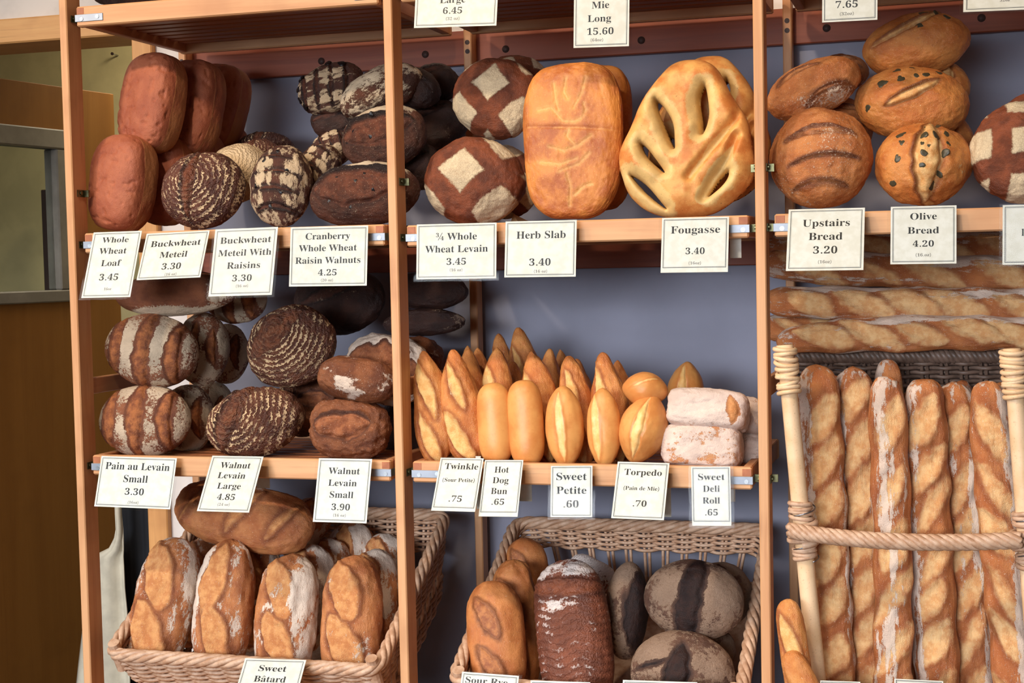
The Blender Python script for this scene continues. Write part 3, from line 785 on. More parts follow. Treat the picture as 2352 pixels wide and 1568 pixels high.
K = {}
def kind(name, mat, mode='q', **kw): K[name] = (mat, mode, kw)
kind('wheat', 'wheat', n=3.0, flat=.92, dome=1.0, dent=.05, lump=.025, shoulder=.22, lscale=2.6)
kind('buck', 'buck', sl=[S(-.05, .0, 92, .86, .15, .04, .09, .11, .03)], ring=(-.08, .05), ringk=9, flour=lambda e: -.42+.4*e['nz'](1.5), lump=.03)
kind('raisin', 'raisin', sl=[S(-.62, 0, 84, .55, .05, .1, .1, .12, .0), S(-.2, 0, 84, .62, .05, .1, .11, .13, .0), S(.22, 0, 84, .62, .05, .1, .11, .13, .0), S(.62, 0, 84, .5, .05, .1, .1, .12, .0)], flour=fl_streak, lump=.05)
kind('cran', 'cran', sl=[S(0, -.05, 2, .82, .34, .10, .16, .10, .05)], flour=lambda e: fl_rim(e)+.05+.3*e['nz'](2.5), lump=.045)
kind('lev', 'lev', flour=diamond(-.2, .16, .52, .20), lump=.05)
kind('up', 'up', sl=[S(.0, .42, 4, .66, .055, -.14, .16, .20, .0), S(.08, -.12, 6, .66, .035, -.10, .10, .13, .02), S(.0, -.6, 4, .5, .04, -.1, .04, .04, .0)], flour=lambda e: e['nz'](1.6)*.4-.33+sstep(-e['v'], .2, .8)*.12, lump=.045)
kind('olive', 'olive', sl=[S(.12, -.05, 86, .92, .30, -.02, .08, .12, .07)], flour=fl_light, lump=.04)
kind('pain', 'pain', sl=[S(-.62, 0, 88, .72, .15, .05, .03, .05, .05), S(0, 0, 90, .92, .17, .0, .03, .05, .05), S(.6, 0, 92, .72, .15, -.05, .03, .05, .05)], flour=fl_edge, lump=.03)
kind('wal', 'wal', sl=[S(-.22, .25, 62, .80, .24, .05, .07, .09, .05)], ring=(-.24, .28), ringk=10, flour=lambda e: -.42+.4*e['nz'](1.5), lump=.045)
kind('wals', 'wals', n=2.6, sl=[S(0, .05, 6, .72, .32, .06, .10, .13, .06, .6)], flour=fl_none, lump=.07, lscale=3.4)
kind('walf', 'wals', n=2.4, sl=[], flour=fl_patch, lump=.06)
kind('slab', 'slab', n=4.2, flat=1.0, lump=.05, lscale=3, flour=fl_none, lw=.022)
kind('twin', 'twin', 't', k=2.3, m=1.65, sl=[S(.32, .10, 12, .50, .12, .02, .13, .12, .05), S(-.44, -.04, 15, .50, .12, .02, .13, .12, .05)], flour=fl_light, lump=.05, lscale=3)
kind('bun', 'bun', 't', k=4.5, m=2.2, flour=fl_none, lump=.015, lscale=1.5)
kind('petite', 'bun', 't', k=2.3, m=1.6, sl=[S(0, .04, 3, .84, .11, .01, .04, .07, .03)], flour=fl_none, lump=.03)
kind('torp', 'bun', 'q', taper=.32, sl=[S(0, .02, 4, .92, .16, .0, .03, .06, .03)], flour=fl_none, lump=.02)
kind('deli', 'deli', n=4.5, flat=1.0, flour=fl_heavy, lump=.06, lscale=2.6)
kind('bat', 'bat', 't', k=3.4, m=2.0, sl=[S(.42, .05, 24, .52, .25, .03, .15, .12, .05, .6), S(-.42, -.05, 26, .52, .25, .03, .15, .12, .05, .6)], flour=lambda e: .02+.75*e['nz'](1.7)-cutm(e, .85), lump=.06, lscale=2.6)
kind('bag', 'bag', 't', k=9.0, m=2.0, flour=fl_side, lump=.06, lscale=2.5)
kind('rye', 'rye', 't', k=3.6, m=2.0, sl=[S(.35, .05, 30, .42, .15, .02, .06, .10, .0), S(-.45, .0, 32, .40, .14, .02, .06, .10, .0)], flour=fl_none, lump=.04)
kind('dark', 'dark', 't', k=3.8, m=2.1, sl=[S(.60, .0, 84, .50, .12, .0, .03, .06, .04, .5)], ring=(None, 0), ringk=10, flour=lambda e: e['nz'](2.4)*.5-.62+.72*sstep(np.abs(e['u']-.86), .16, .06)+.75*sstep(np.abs(e['u']-.40), .12, .04)*sstep(np.abs(e['v']-.05), .7, .2)-cutm(e, .6), lump=.03)
kind('burnt', 'burnt', sl=[S(-.1, .1, 20, .7, .12, .05, .08, .1, .03)], flour=fl_light, lump=.06)
kind('dust', 'dust', sl=[S(0, 0, 88, .86, .30, .03, .03, .06, .04, .45)], flour=fl_dust, lump=.03)

NLOAF = {}
def loaf(kd, px, py, wpx, hpx, Y, label, name=None, cat='bread', group=None, rot=0, az=0.0, el=.25, th=None, N=None, seed=None, **over):
    """a loaf whose long axis measures wpx and cross axis hpx (pixels of the photograph) with its centre at depth Y"""
    mat, mode, kw = K[kd]; kw = dict(kw); kw.update(over)
    s = mpp(px, py, Y); a, b = wpx*s/2, hpx*s/2
    c = th if th else min(a, b)*.82
    NLOAF[kd] = NLOAF.get(kd, 0)+1
    seed = seed if seed is not None else NLOAF[kd]*17+len(kd)*3
    big = max(wpx, hpx)
    dn = kw.pop('dens', 1.0)
    if mode == 'q':
        n_ = N or int(np.clip(big/4.6*dn, 20, 54)); P, F = quad_sphere(n_); tri = None
    else:
        k, m = kw.pop('k'), kw.pop('m')
        NL = N or int(np.clip(wpx/3.6*dn, 32, 190)); NC = int(np.clip(hpx*3.14/4.6*dn, 20, 72))
        P, F, tri = tube_unit(NL, NC, k, m)
    V, at_ = shape(P, F, (a, b, c), seed=seed, **kw)
    R = frame(az, el, math.radians(rot))
    me = mesh(name or kd, V, F, True, CRUST[mat], at_)
    if tri is not None:                      # end caps
        import bmesh
        bm = bmesh.new(); bm.from_mesh(me); bm.verts.ensure_lookup_table()
        for t in tri:
            try: f = bm.faces.new([bm.verts[int(i)] for i in t]); f.smooth = True
            except ValueError: pass
        bmesh.ops.recalc_face_normals(bm, faces=bm.faces)
        bm.to_mesh(me); bm.free()
    o = obj(name or kd, me, None, at(px, py, Y), R)
    tag(o, label, cat, group)
    o['_dims'] = (a, b, c) if False else 0
    del o['_dims']
    o_V[o.name] = (V, vnormals(V, F))
    return o
o_V = {}
_bit = {}
def bits(o, name, mat, spots, r, flatness=.45, sink=.3):
    """small pieces set into the crust of a loaf: spots are (u, v) places on its face, as shares of the half axes"""
    V, N = o_V[o.name]; A = np.abs(V).max(0)
    if mat.name not in _bit:
        P, F = quad_sphere(5); P = P*(1+.35*vnoise(P, 1.6, 4))[:, None]; _bit[mat.name] = mesh(name, P, F, True, mat)
    for i, sp in enumerate(spots):
        u, v = sp[0], sp[1]; rr = r*(sp[2] if len(sp) > 2 else 1)
        d = (V[:, 0]/A[0]-u)**2+(V[:, 1]/A[1]-v)**2+(V[:, 2] < 0)*9; k = int(np.argmin(d))
        n = N[k]; e1 = np.cross([0.3, 1, 0.2], n); e1 /= np.linalg.norm(e1); e2 = np.cross(n, e1)
        an = i*1.7; f1 = math.cos(an)*e1+math.sin(an)*e2; f2 = -math.sin(an)*e1+math.cos(an)*e2
        c = obj(name, _bit[mat.name], o); m = Matrix.Identity(4)
        p = V[k]-n*rr*sink*flatness
        for q in range(3):
            m[q][0] = f1[q]*rr*1.1; m[q][1] = f2[q]*rr*.95; m[q][2] = n[q]*rr*flatness; m[q][3] = p[q]
        c.matrix_local = m

def fougasse(px, py, wpx, hpx, Y, label, el=.12, az=0.0, seed=3, res=190):
    s = mpp(px, py, Y); a, b = wpx*s/2, hpx*s/2; th = .046
    nx, ny = res, int(res*1.13)
    gx = np.linspace(-1.05, 1.05, nx); gy = np.linspace(-1.05, 1.05, ny); X, Yg = np.meshgrid(gx, gy, indexing='ij')
    def sdf(x, y, full=False):
        x = x+.02*np.sin(y*9+seed); 
        wdt = np.where(y > -.35, 1-.40*sstep(y, -.45, 1.0)-.04*sstep(y, .1, .9), 1.0)-.10*sstep(-y, .55, 1.0)
        xx = x/wdt-.10*sstep(y, -.2, 1)*(.6)
        r = (np.abs(xx)**2.7+np.abs(y)**2.7)**(1/2.7)
        d = (1-r)*min(a, b)*1.02; do = d; ds = np.full(x.shape, 1.0)
        for (cx, cy, an, l, w) in FOUG_SLITS:
            t = math.radians(an); dx, dy = (x-cx)*a, (y-cy)*b
            p = (dx*math.cos(t)+dy*math.sin(t))/(l*b); q = (-dx*math.sin(t)+dy*math.cos(t))
            e = np.clip(1-p*p, 0, 1); lens = w*a*e**.8*(1+.35*p)
            dd = np.where(np.abs(p) < 1, np.abs(q)-lens, np.hypot((np.abs(p)-1)*l*b, q)); d = np.minimum(d, dd); ds = np.minimum(ds, dd)
        return (d, do, ds) if full else d
    D = sdf(X, Yg); h = 1e-3
    keep = np.zeros_like(D, bool); cell = (D[:-1, :-1] > 0).astype(int)+(D[1:, :-1] > 0)+(D[:-1, 1:] > 0)+(D[1:, 1:] > 0)
    ce = cell >= 2
    x, y = X.copy(), Yg.copy()
    out = D <= 0.0004
    for _ in range(12):                      # pull the border vertices onto the outline
        d = sdf(x, y); gxx = (sdf(x+h, y)-d)/h; gyy = (sdf(x, y+h)-d)/h; g2 = gxx**2+gyy**2+1e-9
        mv = out; x = np.where(mv, x-np.clip(d*gxx/g2, -.02, .02)*.7, x); y = np.where(mv, y-np.clip(d*gyy/g2, -.02, .02)*.7, y)
    d = np.maximum(sdf(x, y), 0); out = out & (d < .0022); d = np.where(out, 0, d)
    _, d_o, d_s = sdf(x, y, True); rnd = lambda d_, r_: np.sqrt(np.maximum(1-(1-np.clip(d_/r_, 0, 1))**2, 0)); prof = np.where(out, 0, rnd(d_o, .040)*(.32*rnd(d_s, .007)+.68*rnd(d_s, .028)))
    P0 = np.stack([x.ravel()*a, y.ravel()*b, np.zeros(x.size)], 1)
    nz = vnoise(P0, 22, seed).reshape(x.shape)*.10+vnoise(P0, 55, seed+1).reshape(x.shape)*.05
    edge = np.clip((1-(np.abs(x)**2.4+np.abs(y)**2.4))*1.2, 0, 1)
    crs = np.zeros(x.shape)
    for ln in FOUG_CREASE:
        pts = np.array(ln)*[a, b]; dm = np.full(x.shape, 9.0); X2 = np.stack([x*a, y*b], -1)
        for i in range(len(pts)-1):
            d0 = pts[i+1]-pts[i]; t = np.clip(((X2-pts[i])@d0)/(d0@d0), 0, 1); dm = np.minimum(dm, np.linalg.norm(X2-pts[i]-t[..., None]*d0, axis=-1))
        crs = np.maximum(crs, np.exp(-(dm/.008)**2))
    zt = prof*th*(.62+.38*np.sqrt(edge)+nz-.34*crs); zbm = -prof*th*.45
    ids = -np.ones(x.shape, int); idb = ids.copy(); V = []; fl = []; used = np.zeros(x.shape, bool)
    for (i, j) in np.argwhere(ce): used[i:i+2, j:j+2] = True
    for (i, j) in np.argwhere(used):
        ids[i, j] = len(V); V.append((x[i, j]*a, y[i, j]*b, zt[i, j])); fl.append(.36-np.minimum(d_s[i, j], .06)/.030*.50+.15*nz[i, j]+.5*crs[i, j])
        if d[i, j] <= 1e-6 and out[i, j]: idb[i, j] = ids[i, j]
        else: idb[i, j] = len(V); V.append((x[i, j]*a, y[i, j]*b, zbm[i, j])); fl.append(-.3)
    F = []
    for (i, j) in np.argwhere(ce):
        t = (ids[i, j], ids[i+1, j], ids[i+1, j+1], ids[i, j+1]); b_ = (idb[i, j], idb[i, j+1], idb[i+1, j+1], idb[i+1, j])
        F.append(t)
        if t != (b_[0], b_[3], b_[2], b_[1]): F.append(b_)
    V = np.array(V); me = mesh('fougasse', V, F, True, CRUST['foug'], dict(score=np.full(len(V), -1.0), flour=np.array(fl), ring=np.zeros(len(V)), bake=np.zeros(len(V))))
    me.validate()
    o = obj('fougasse', me, None, at(px, py, Y), frame(az, el, 0)); return tag(o, label, 'bread', 'fougasse loaves')
# (centre x, centre y, angle, half length, half width), shares of the half axes
FOUG_SLITS = [(-.27, .17, 111, .33, .062), (.26, .33, 87, .30, .058), (-.47, -.25, 126, .23, .036), (-.53, -.67, 138, .32, .034), (.47, -.60, 54, .18, .042)]
FOUG_CREASE = [[(.80, .42), (.72, .18), (.45, -.12), (.2, -.38), (.08, -.52)], [(.74, -.02), (.62, -.3), (.40, -.55), (.26, -.78)]]

# ------------------------------------------------------------------ the loaves, bay by bay
G1 = 'whole wheat pan loaves'
def pan(px, py, w, h, Y, label, rot=90, az=-.22, el=.12, **k): return loaf('wheat', px, py, h, w, Y, label, 'wheat_pan_loaf', group=G1, rot=rot, az=az, el=el, th=k.pop('th', .056), **k)
# left bay, upper row
pan(284, 421, 154, 222, .105, 'reddish wheat pan loaf on end at the front, nearest the left post', rot=86)
pan(352, 238, 150, 232, .17, 'reddish wheat pan loaf at the front of the upper layer', rot=88, el=.2)
pan(440, 250, 150, 225, .28, 'wheat pan loaf second in the upper layer of pan loaves', rot=86, el=.2)
pan(502, 247, 138, 198, .405, 'wheat pan loaf at the back of the upper layer, before the rail', rot=80, el=.2)
pan(378, 415, 140, 205, .22, 'wheat pan loaf second in the lower layer, behind the front one')
pan(450, 400, 140, 200, .33, 'wheat pan loaf third in the lower layer of pan loaves')
pan(512, 380, 120, 190, .43, 'wheat pan loaf at the back of the lower layer, in shade')
GB = 'buckwheat loaves'
loaf('buck', 469, 438, 204, 182, .095, 'round dark buckwheat loaf with pale rings and one upright cut', 'buckwheat_loaf', group=GB, el=.3, rot=-4, th=.068)
loaf('buck', 548, 400, 150, 150, .20, 'buckwheat loaf thick with pale flour, behind the ringed round one', 'buckwheat_loaf', group=GB, el=.5, th=.055, flour=lambda e: .3+.3*e['nz'](2), sl=[])
loaf('buck', 592, 375, 130, 115, .31, 'floury dark loaf half hidden behind the pale floured one', 'buckwheat_loaf', group=GB, el=.6, th=.05)
loaf('buck', 610, 350, 150, 90, .42, 'dark loaf in shade at the back of the buckwheat pile', 'buckwheat_loaf', group=GB, el=.8, th=.05, N=24)
GR = 'dark raisin loaves'
o = loaf('raisin', 648, 428, 196, 148, .095, 'upright dark raisin loaf with four crosswise cuts at the front', 'raisin_loaf', group=GR, rot=94, el=.25, th=.058)
bits(o, 'raisin', RAISIN, [(-.1, .6), (.2, -.5), (-.6, .1), (.5, .3), (-.35, -.3), (.25, .1), (.72, -.1)], .0045, .6, .6)
o = loaf('raisin', 735, 388, 120, 100, .19, 'short raisin loaf with white flour behind the upright one', 'raisin_loaf', group=GR, rot=70, el=.4, th=.05)
loaf('raisin', 765, 345, 110, 90, .30, 'raisin loaf tucked far back, only its floury edge showing', 'raisin_loaf', group=GR, rot=30, el=.5, th=.045, N=24)
o = loaf('raisin', 764, 205, 168, 118, .30, 'burnt dark raisin loaf topping the pile before the back rail', 'raisin_loaf', group=GR, rot=12, el=.15, th=.055)
bits(o, 'raisin', RAISIN, [(-.85, .2), (-.7, .55), (-.9, -.2), (.1, .85), (-.8, -.5), (.5, .7)], .008)
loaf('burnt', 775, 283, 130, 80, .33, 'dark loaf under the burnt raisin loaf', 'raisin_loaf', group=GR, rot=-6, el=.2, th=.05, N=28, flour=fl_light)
GC = 'cranberry walnut loaves'
o = loaf('cran', 838, 448, 268, 150, .105, 'long dark cranberry loaf with a wide arched opening at the front', 'cranberry_loaf', group=GC, rot=3, el=.3, th=.068)
bits(o, 'raisin', RAISIN, [(-.3, .3), (.2, .35), (-.5, -.35), (.35, -.2), (-.1, -.6), (.05, .1)], .0042, .5, .7)
o = loaf('cran', 884, 318, 205, 150, .21, 'dark cranberry loaf behind the middle post, second layer', 'cranberry_loaf', group=GC, rot=10, el=.25, th=.065)
bits(o, 'raisin', RAISIN, [(-.5, .1), (-.1, -.2), (-.75, -.1), (.0, .4), (.6, -.1)], .005, .5, .7)
loaf('cran', 876, 212, 206, 106, .285, 'floury cranberry loaf slanting up to the middle post', 'cranberry_loaf', group=GC, rot=24, el=.3, th=.06, sl=[], flour=lambda e: e['nz'](2.2)*.5-.02+.25*e['v'])
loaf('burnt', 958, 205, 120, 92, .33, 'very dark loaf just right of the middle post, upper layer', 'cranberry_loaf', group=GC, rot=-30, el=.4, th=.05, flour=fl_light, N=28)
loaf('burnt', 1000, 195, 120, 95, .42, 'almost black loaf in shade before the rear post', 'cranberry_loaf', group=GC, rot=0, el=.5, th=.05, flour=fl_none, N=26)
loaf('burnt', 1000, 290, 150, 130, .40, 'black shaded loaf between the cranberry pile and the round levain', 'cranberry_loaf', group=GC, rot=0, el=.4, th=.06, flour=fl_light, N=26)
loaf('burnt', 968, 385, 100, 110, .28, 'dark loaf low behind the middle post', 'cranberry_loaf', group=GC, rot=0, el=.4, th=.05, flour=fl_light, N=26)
# middle bay, upper row
GL = 'three quarter wheat levain rounds'
loaf('lev', 1090, 418, 232, 206, .11, 'round brown levain with a crisp pale flour diamond, at the front', 'levain_round', group=GL, rot=-6, el=.12, az=.2, th=.075)
loaf('lev', 1164, 420, 150, 180, .24, 'brown levain edge behind the front round levain', 'levain_round', group=GL, el=.3, th=.05, rot=20)
loaf('lev', 1140, 228, 206, 188, .20, 'round levain with two flour squares on the upper layer, in shade', 'levain_round', group=GL, rot=-14, el=.1, az=.05, th=.06, flour=diamond(-.05, .30, .48, .19, 52))
loaf('lev', 1185, 190, 165, 130, .31, 'levain round peeping over the top of the shaded one', 'levain_round', group=GL, rot=-20, el=.4, th=.05)
pp = at(1200, 498, .15)
V = np.array([[-.03, 0, 0], [.03, 0, 0], [.02, .05, .004], [-.025, .02, .03], [.0, -.01, .0]]); kp = obj('parchment_scrap', mesh('parchment_scrap', V, [(0, 4, 3), (4, 1, 2, 3)], mat=KRAFT), None, [pp[0], pp[1], SHELF[(1, 1)]+.002])
kp.modifiers.new('thick', 'SOLIDIFY').thickness = .0006; tag(kp, 'scrap of brown parchment under the round levain', 'paper')
CREASE = [[(-.62, .38), (-.35, .40), (-.22, .30), (-.12, .22), (.1, .20), (.28, .24), (.34, .34), (.3, .42)], [(-.3, .72), (-.26, .5), (-.2, .36)], [(.1, .38), (.25, .55), (.32, .75)], [(-.05, .78), (-.1, .6), (-.02, .5)],
          [(.0, .10), (-.05, .02), (.1, -.08)], [(-.4, -.10), (-.1, -.16), (.2, -.10), (.45, .0)], [(-.6, -.28), (-.2, -.33), (.15, -.27)], [(-.2, -.42), (.2, -.34), (.4, -.22)], [(-.05, -.45), (.02, -.62), (-.02, -.85)], [(.1, -.72), (.3, -.62), (.45, -.6)]]
rz = lambda L: [[(y, -x) for x, y in l] for l in L]
loaf('slab', 1316, 324, 362, 232, .085, 'golden herb slab with pale creases, standing at the front', 'herb_slab', group='herb slabs', rot=91.5, el=.14, th=.034, lines=rz(CREASE), N=104, lw=.014, sl=[S(.12, 0, 84, .60, .010, 0, .05, .06, 0)], egg=.06, n=3.1)
loaf('slab', 1352, 318, 335, 200, .19, 'golden herb slab standing behind the creased one', 'herb_slab', group='herb slabs', rot=90, el=.14, th=.032, lines=rz(CREASE[:4]))
fougasse(1578, 319, 322, 366, .075, 'golden leaf shaped fougasse with open slits, at the front', seed=3)
FOUG_SLITS = FOUG_SLITS[:4]
fougasse(1628, 300, 290, 350, .16, 'second fougasse peeping over the open slit one', el=.16, seed=6, res=110)
# right bay, upper row
GU = 'upstairs loaves'
loaf('up', 1886, 364, 234, 232, .10, 'round tan loaf with two curved cuts above the Upstairs Bread card', 'country_round', group=GU, el=.2, th=.075)
loaf('up', 1868, 205, 225, 125, .16, 'tan oval loaf leaning up to the right on the upper layer', 'country_round', group=GU, rot=24, el=.35, th=.06, sl=[S(-.2, .5, 4, .45, .05, -.08, .08, .1, 0), S(.2, -.6, 4, .5, .05, -.08, .05, .06, 0)])
loaf('up', 1920, 175, 150, 90, .33, 'shaded oval loaf behind the leaning tan one', 'country_round', group=GU, rot=10, el=.4, th=.05, N=28)
loaf('up', 1935, 300, 140, 150, .25, 'loaf hidden in the gap behind the tan round', 'country_round', group=GU, el=.4, th=.055, N=28)
GO = 'olive loaves'
OL1 = [(.05, .72, 1), (.3, .82), (.02, .42, 1.2), (.28, .42, 1.3), (-.42, .52, 1.4), (-.4, .3), (.42, .0, 1.3), (.02, -.02), (.48, .5), (.3, -.45, 1.2), (.2, -.68, 1.4), (.15, .15, .8), (-.48, -.1, 1.1), (.0, -.3, .8), (.52, .25, .8), (-.6, -.6), (.0, .22, .7)]
o = loaf('olive', 2120, 378, 216, 192, .11, 'bright olive loaf with green-black olive pieces, above the Olive Bread card', 'olive_loaf', group=GO, rot=0, el=.25, th=.075)
bits(o, 'olive_piece', OLIVE, OL1, .006, .3, .6)
o = loaf('olive', 2094, 240, 255, 172, .20, 'olive loaf with a slanting split on the middle layer', 'olive_loaf', group=GO, rot=-8, el=.3, th=.07, sl=[S(.05, -.05, 34, .55, .10, .06, .14, .13, .02)])
bits(o, 'olive_piece', OLIVE, [(-.5, .2, 1.4), (-.22, .32, 1.4), (-.3, .62), (-.05, .75), (.2, .55), (.4, .7), (-.7, -.4), (.05, .45, .7)], .0068, .3, .6)
o = loaf('olive', 2105, 105, 240, 148, .27, 'dark shaded olive loaf on top of the pile, under the 7.65 card', 'olive_loaf', group=GO, rot=8, el=.2, th=.065, sl=[S(-.1, .35, 20, .75, .06, .06, .10, .1, 0)])
bits(o, 'olive_piece', OLIVE, [(.2, .75, 1.3), (.45, .7), (.1, .25), (.6, .5)], .0068, .3, .6)
loaf('olive', 2165, 205, 120, 130, .32, 'olive loaf half seen behind the middle layer', 'olive_loaf', group=GO, el=.4, th=.05, N=28)
loaf('olive', 2170, 330, 130, 140, .27, 'shaded olive loaf low behind the bright one', 'olive_loaf', group=GO, el=.3, th=.05, N=28)
loaf('lev', 2348, 352, 236, 236, .11, 'round floured brown levain cut off by the right edge', 'levain_round', group='right bay levain rounds', rot=20, el=.2, th=.075, flour=diamond(.02, .05, .42, .18, 70), az=.05)
loaf('lev', 2392, 300, 220, 190, .24, 'dark levain behind the one at the right edge', 'levain_round', group='right bay levain rounds', rot=0, el=.3, th=.06, N=30)
# top shelves: undersides of loaves just above the boards
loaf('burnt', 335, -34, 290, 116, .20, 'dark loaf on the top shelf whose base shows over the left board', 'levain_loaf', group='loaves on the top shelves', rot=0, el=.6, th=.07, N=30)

# left bay, lower row
GP = 'small pain au levain'
loaf('pain', 334, 966, 222, 168, .105, 'floury striped levain at the bottom front, above its card', 'levain_loaf', group=GP, el=.2, az=.1, th=.06, rot=-2)
loaf('pain', 350, 806, 226, 168, .13, 'floury striped levain on the second layer at the front', 'levain_loaf', group=GP, el=.1, az=.12, th=.06, rot=-9)
loaf('pain', 466, 802, 128, 168, .235, 'striped levain second behind the upper front one', 'levain_loaf', group=GP, el=.2, az=.1, th=.055, N=34)
loaf('pain', 520, 812, 110, 140, .335, 'shaded striped levain third behind the upper front one', 'levain_loaf', group=GP, el=.2, az=.1, th=.05, N=28)
loaf('pain', 430, 962, 130, 160, .215, 'striped levain behind the bottom front one', 'levain_loaf', group=GP, el=.2, az=.1, th=.055, N=34)
loaf('pain', 490, 950, 110, 150, .32, 'shaded levain deep behind the bottom row', 'levain_loaf', group=GP, el=.2, th=.05, N=28)
loaf('pain', 405, 675, 310, 105, .17, 'long brown levain lying across the top, under the hanging cards', 'levain_loaf', group=GP, el=.35, rot=2, th=.05, sl=[S(.75, 0, 80, .4, .10, 0, .03, .05, .04)], flour=lambda e: sstep(-e['v'], .62, .9)*.8-.45+.3*e['nz'](2)+.5*sstep(e['u'], .45, .7))
loaf('pain', 545, 690, 150, 110, .32, 'shaded striped levain at the back beside the long one', 'levain_loaf', group=GP, el=.3, th=.05, N=28)
GW = 'large walnut levain rounds'
loaf('wal', 587, 970, 240, 162, .12, 'large dark walnut round with pale rings at the bottom front', 'walnut_round', group=GW, el=.3, rot=12, th=.07)
loaf('wal', 671, 796, 222, 190, .17, 'large ringed walnut round balanced on the second layer', 'walnut_round', group=GW, el=.15, rot=14, th=.065, sl=[S(-.15, .35, 28, .72, .30, -.05, .03, .04, .03)], ring=(-.12, .40))
loaf('wal', 700, 930, 140, 150, .27, 'walnut round mostly hidden behind the bottom front one', 'walnut_round', group=GW, el=.3, th=.055, N=30)
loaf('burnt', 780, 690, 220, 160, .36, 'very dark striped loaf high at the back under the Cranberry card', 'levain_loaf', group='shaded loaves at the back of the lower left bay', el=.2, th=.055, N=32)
GS = 'small walnut loaves'
loaf('wals', 806, 985, 194, 138, .11, 'small brown walnut loaf with a torn oval top at the front', 'walnut_loaf', group=GS, el=.15, rot=-3, th=.06)
loaf('walf', 822, 873, 192, 100, .12, 'small walnut loaf with white flour smears lying on the front one', 'walnut_loaf', group=GS, el=.45, rot=-9, th=.055)
loaf('wals', 890, 850, 205, 160, .23, 'walnut loaf with a floured rim behind the middle post', 'walnut_loaf', group=GS, el=.2, rot=-8, th=.055, sl=[S(0, -.1, 2, .9, .62, .06, .06, .06, .0)], flour=lambda e: .4+.3*e['nz'](2)-cutm(e, 1.3))
loaf('wals', 950, 840, 150, 130, .33, 'shaded floured loaf right of the middle post', 'walnut_loaf', group=GS, el=.3, th=.05, N=28, flour=fl_patch)
loaf('wals', 735, 930, 110, 130, .24, 'walnut loaf wedged between the ringed round and the front small one', 'walnut_loaf', group=GS, el=.3, th=.05, N=28)
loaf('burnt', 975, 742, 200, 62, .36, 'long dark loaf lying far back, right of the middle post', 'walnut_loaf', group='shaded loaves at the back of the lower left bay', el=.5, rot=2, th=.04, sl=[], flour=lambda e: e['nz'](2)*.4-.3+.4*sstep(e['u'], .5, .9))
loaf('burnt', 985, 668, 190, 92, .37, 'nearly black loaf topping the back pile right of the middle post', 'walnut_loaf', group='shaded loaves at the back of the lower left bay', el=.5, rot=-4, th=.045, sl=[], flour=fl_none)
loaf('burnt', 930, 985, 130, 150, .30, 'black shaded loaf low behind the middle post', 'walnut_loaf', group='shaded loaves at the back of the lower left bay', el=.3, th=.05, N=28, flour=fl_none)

# middle bay, lower row
GT = 'sour petite rolls'
def tw(cx, y0, y1, w, Y, label, rot=96, seed=None, **k):
    rg = np.random.default_rng(int(cx)); j = lambda s_: rg.uniform(-s_, s_)
    k.setdefault('sl', [S(.32+j(.08), .10+j(.2), 12+j(6), .50+j(.08), .12+j(.03), .02, .14+j(.04), .13, .05), S(-.44+j(.08), -.04+j(.2), 15+j(6), .50, .12+j(.03), .02, .14, .13, .05)]); k.setdefault('wave', (.05, 2.2, j(3))); k.setdefault('bend', j(.2))
    return loaf('twin', cx, (y0+y1)/2, y1-y0, w*1.06, Y, label, 'pointed_roll', group=GT, rot=rot, el=k.pop('el', .12), seed=seed, egg=-.22, **k)
tw(992, 803, 1075, 84, .075, 'pointed crusty roll leaning at the far left of the front row', 98)
tw(1060, 800, 1075, 92, .078, 'broad pointed crusty roll with a long cut, second in the front row', 101)
tw(1092, 800, 1060, 74, .16, 'pointed roll just behind the broad cut one', 101)
tw(1113, 796, 1050, 66, .22, 'pale cut pointed roll third in line behind the broad one', 100)
tw(1146, 797, 1060, 82, .15, 'smooth tipped pointed roll above the left hot dog bun', 95)
tw(1240, 804, 1075, 84, .14, 'pointed roll with a torn cut behind the right hot dog bun', 97)
tw(1324, 816, 1080, 84, .145, 'pointed roll between the two sweet petite rolls', 97)
tw(1400, 808, 1075, 82, .14, 'tall pointed roll behind the right sweet petite', 96)
tw(1160, 764, 1020, 66, .36, 'shaded pointed roll standing against the back wall', 97, N=50)
tw(1207, 750, 1010, 80, .34, 'tall shaded roll with an open cut at the back of the shelf', 97, N=60)
tw(1185, 830, 1060, 70, .25, 'shaded roll end between the second row rolls', 96, N=50)
tw(1268, 800, 1060, 68, .24, 'roll in the third row right of the torn one', 95, N=50)
tw(1298, 800, 1060, 60, .31, 'dark tipped roll peeping up in the fourth row', 95, N=50)
tw(1338, 822, 1070, 66, .24, 'roll in the third row, right of the middle', 96, N=50)
tw(1428, 826, 1070, 70, .22, 'roll just behind the tall pointed one at the right', 97, N=50)
tw(1085, 792, 1040, 60, .33, 'dim roll tip by the rear post', 98, N=44)
GH = 'hot dog buns'
loaf('bun', 1137, 972, 188, 82, .06, 'smooth golden hot dog bun dusted with a few white specks', 'hot_dog_bun', group=GH, rot=94, el=.1)
loaf('bun', 1208, 972, 200, 84, .06, 'taller plain golden hot dog bun, right of the specked one', 'hot_dog_bun', group=GH, rot=94, el=.1)
GE = 'sweet petite rolls'
loaf('petite', 1297, 980, 190, 90, .06, 'plump golden roll with a pale lens cut above the Sweet Petite card', 'sweet_roll', group=GE, rot=93, el=.1)
loaf('petite', 1387, 982, 184, 80, .06, 'narrower golden roll with a pale cut on its left side', 'sweet_roll', group=GE, rot=92, el=.1, sl=[S(0, .3, 3, .86, .12, .02, .04, .08, .03)])
loaf('torp', 1478, 985, 164, 112, .07, 'fat golden torpedo roll with a slanting pale cut', 'torpedo_roll', group='torpedo rolls', rot=72, el=.15, th=.05)
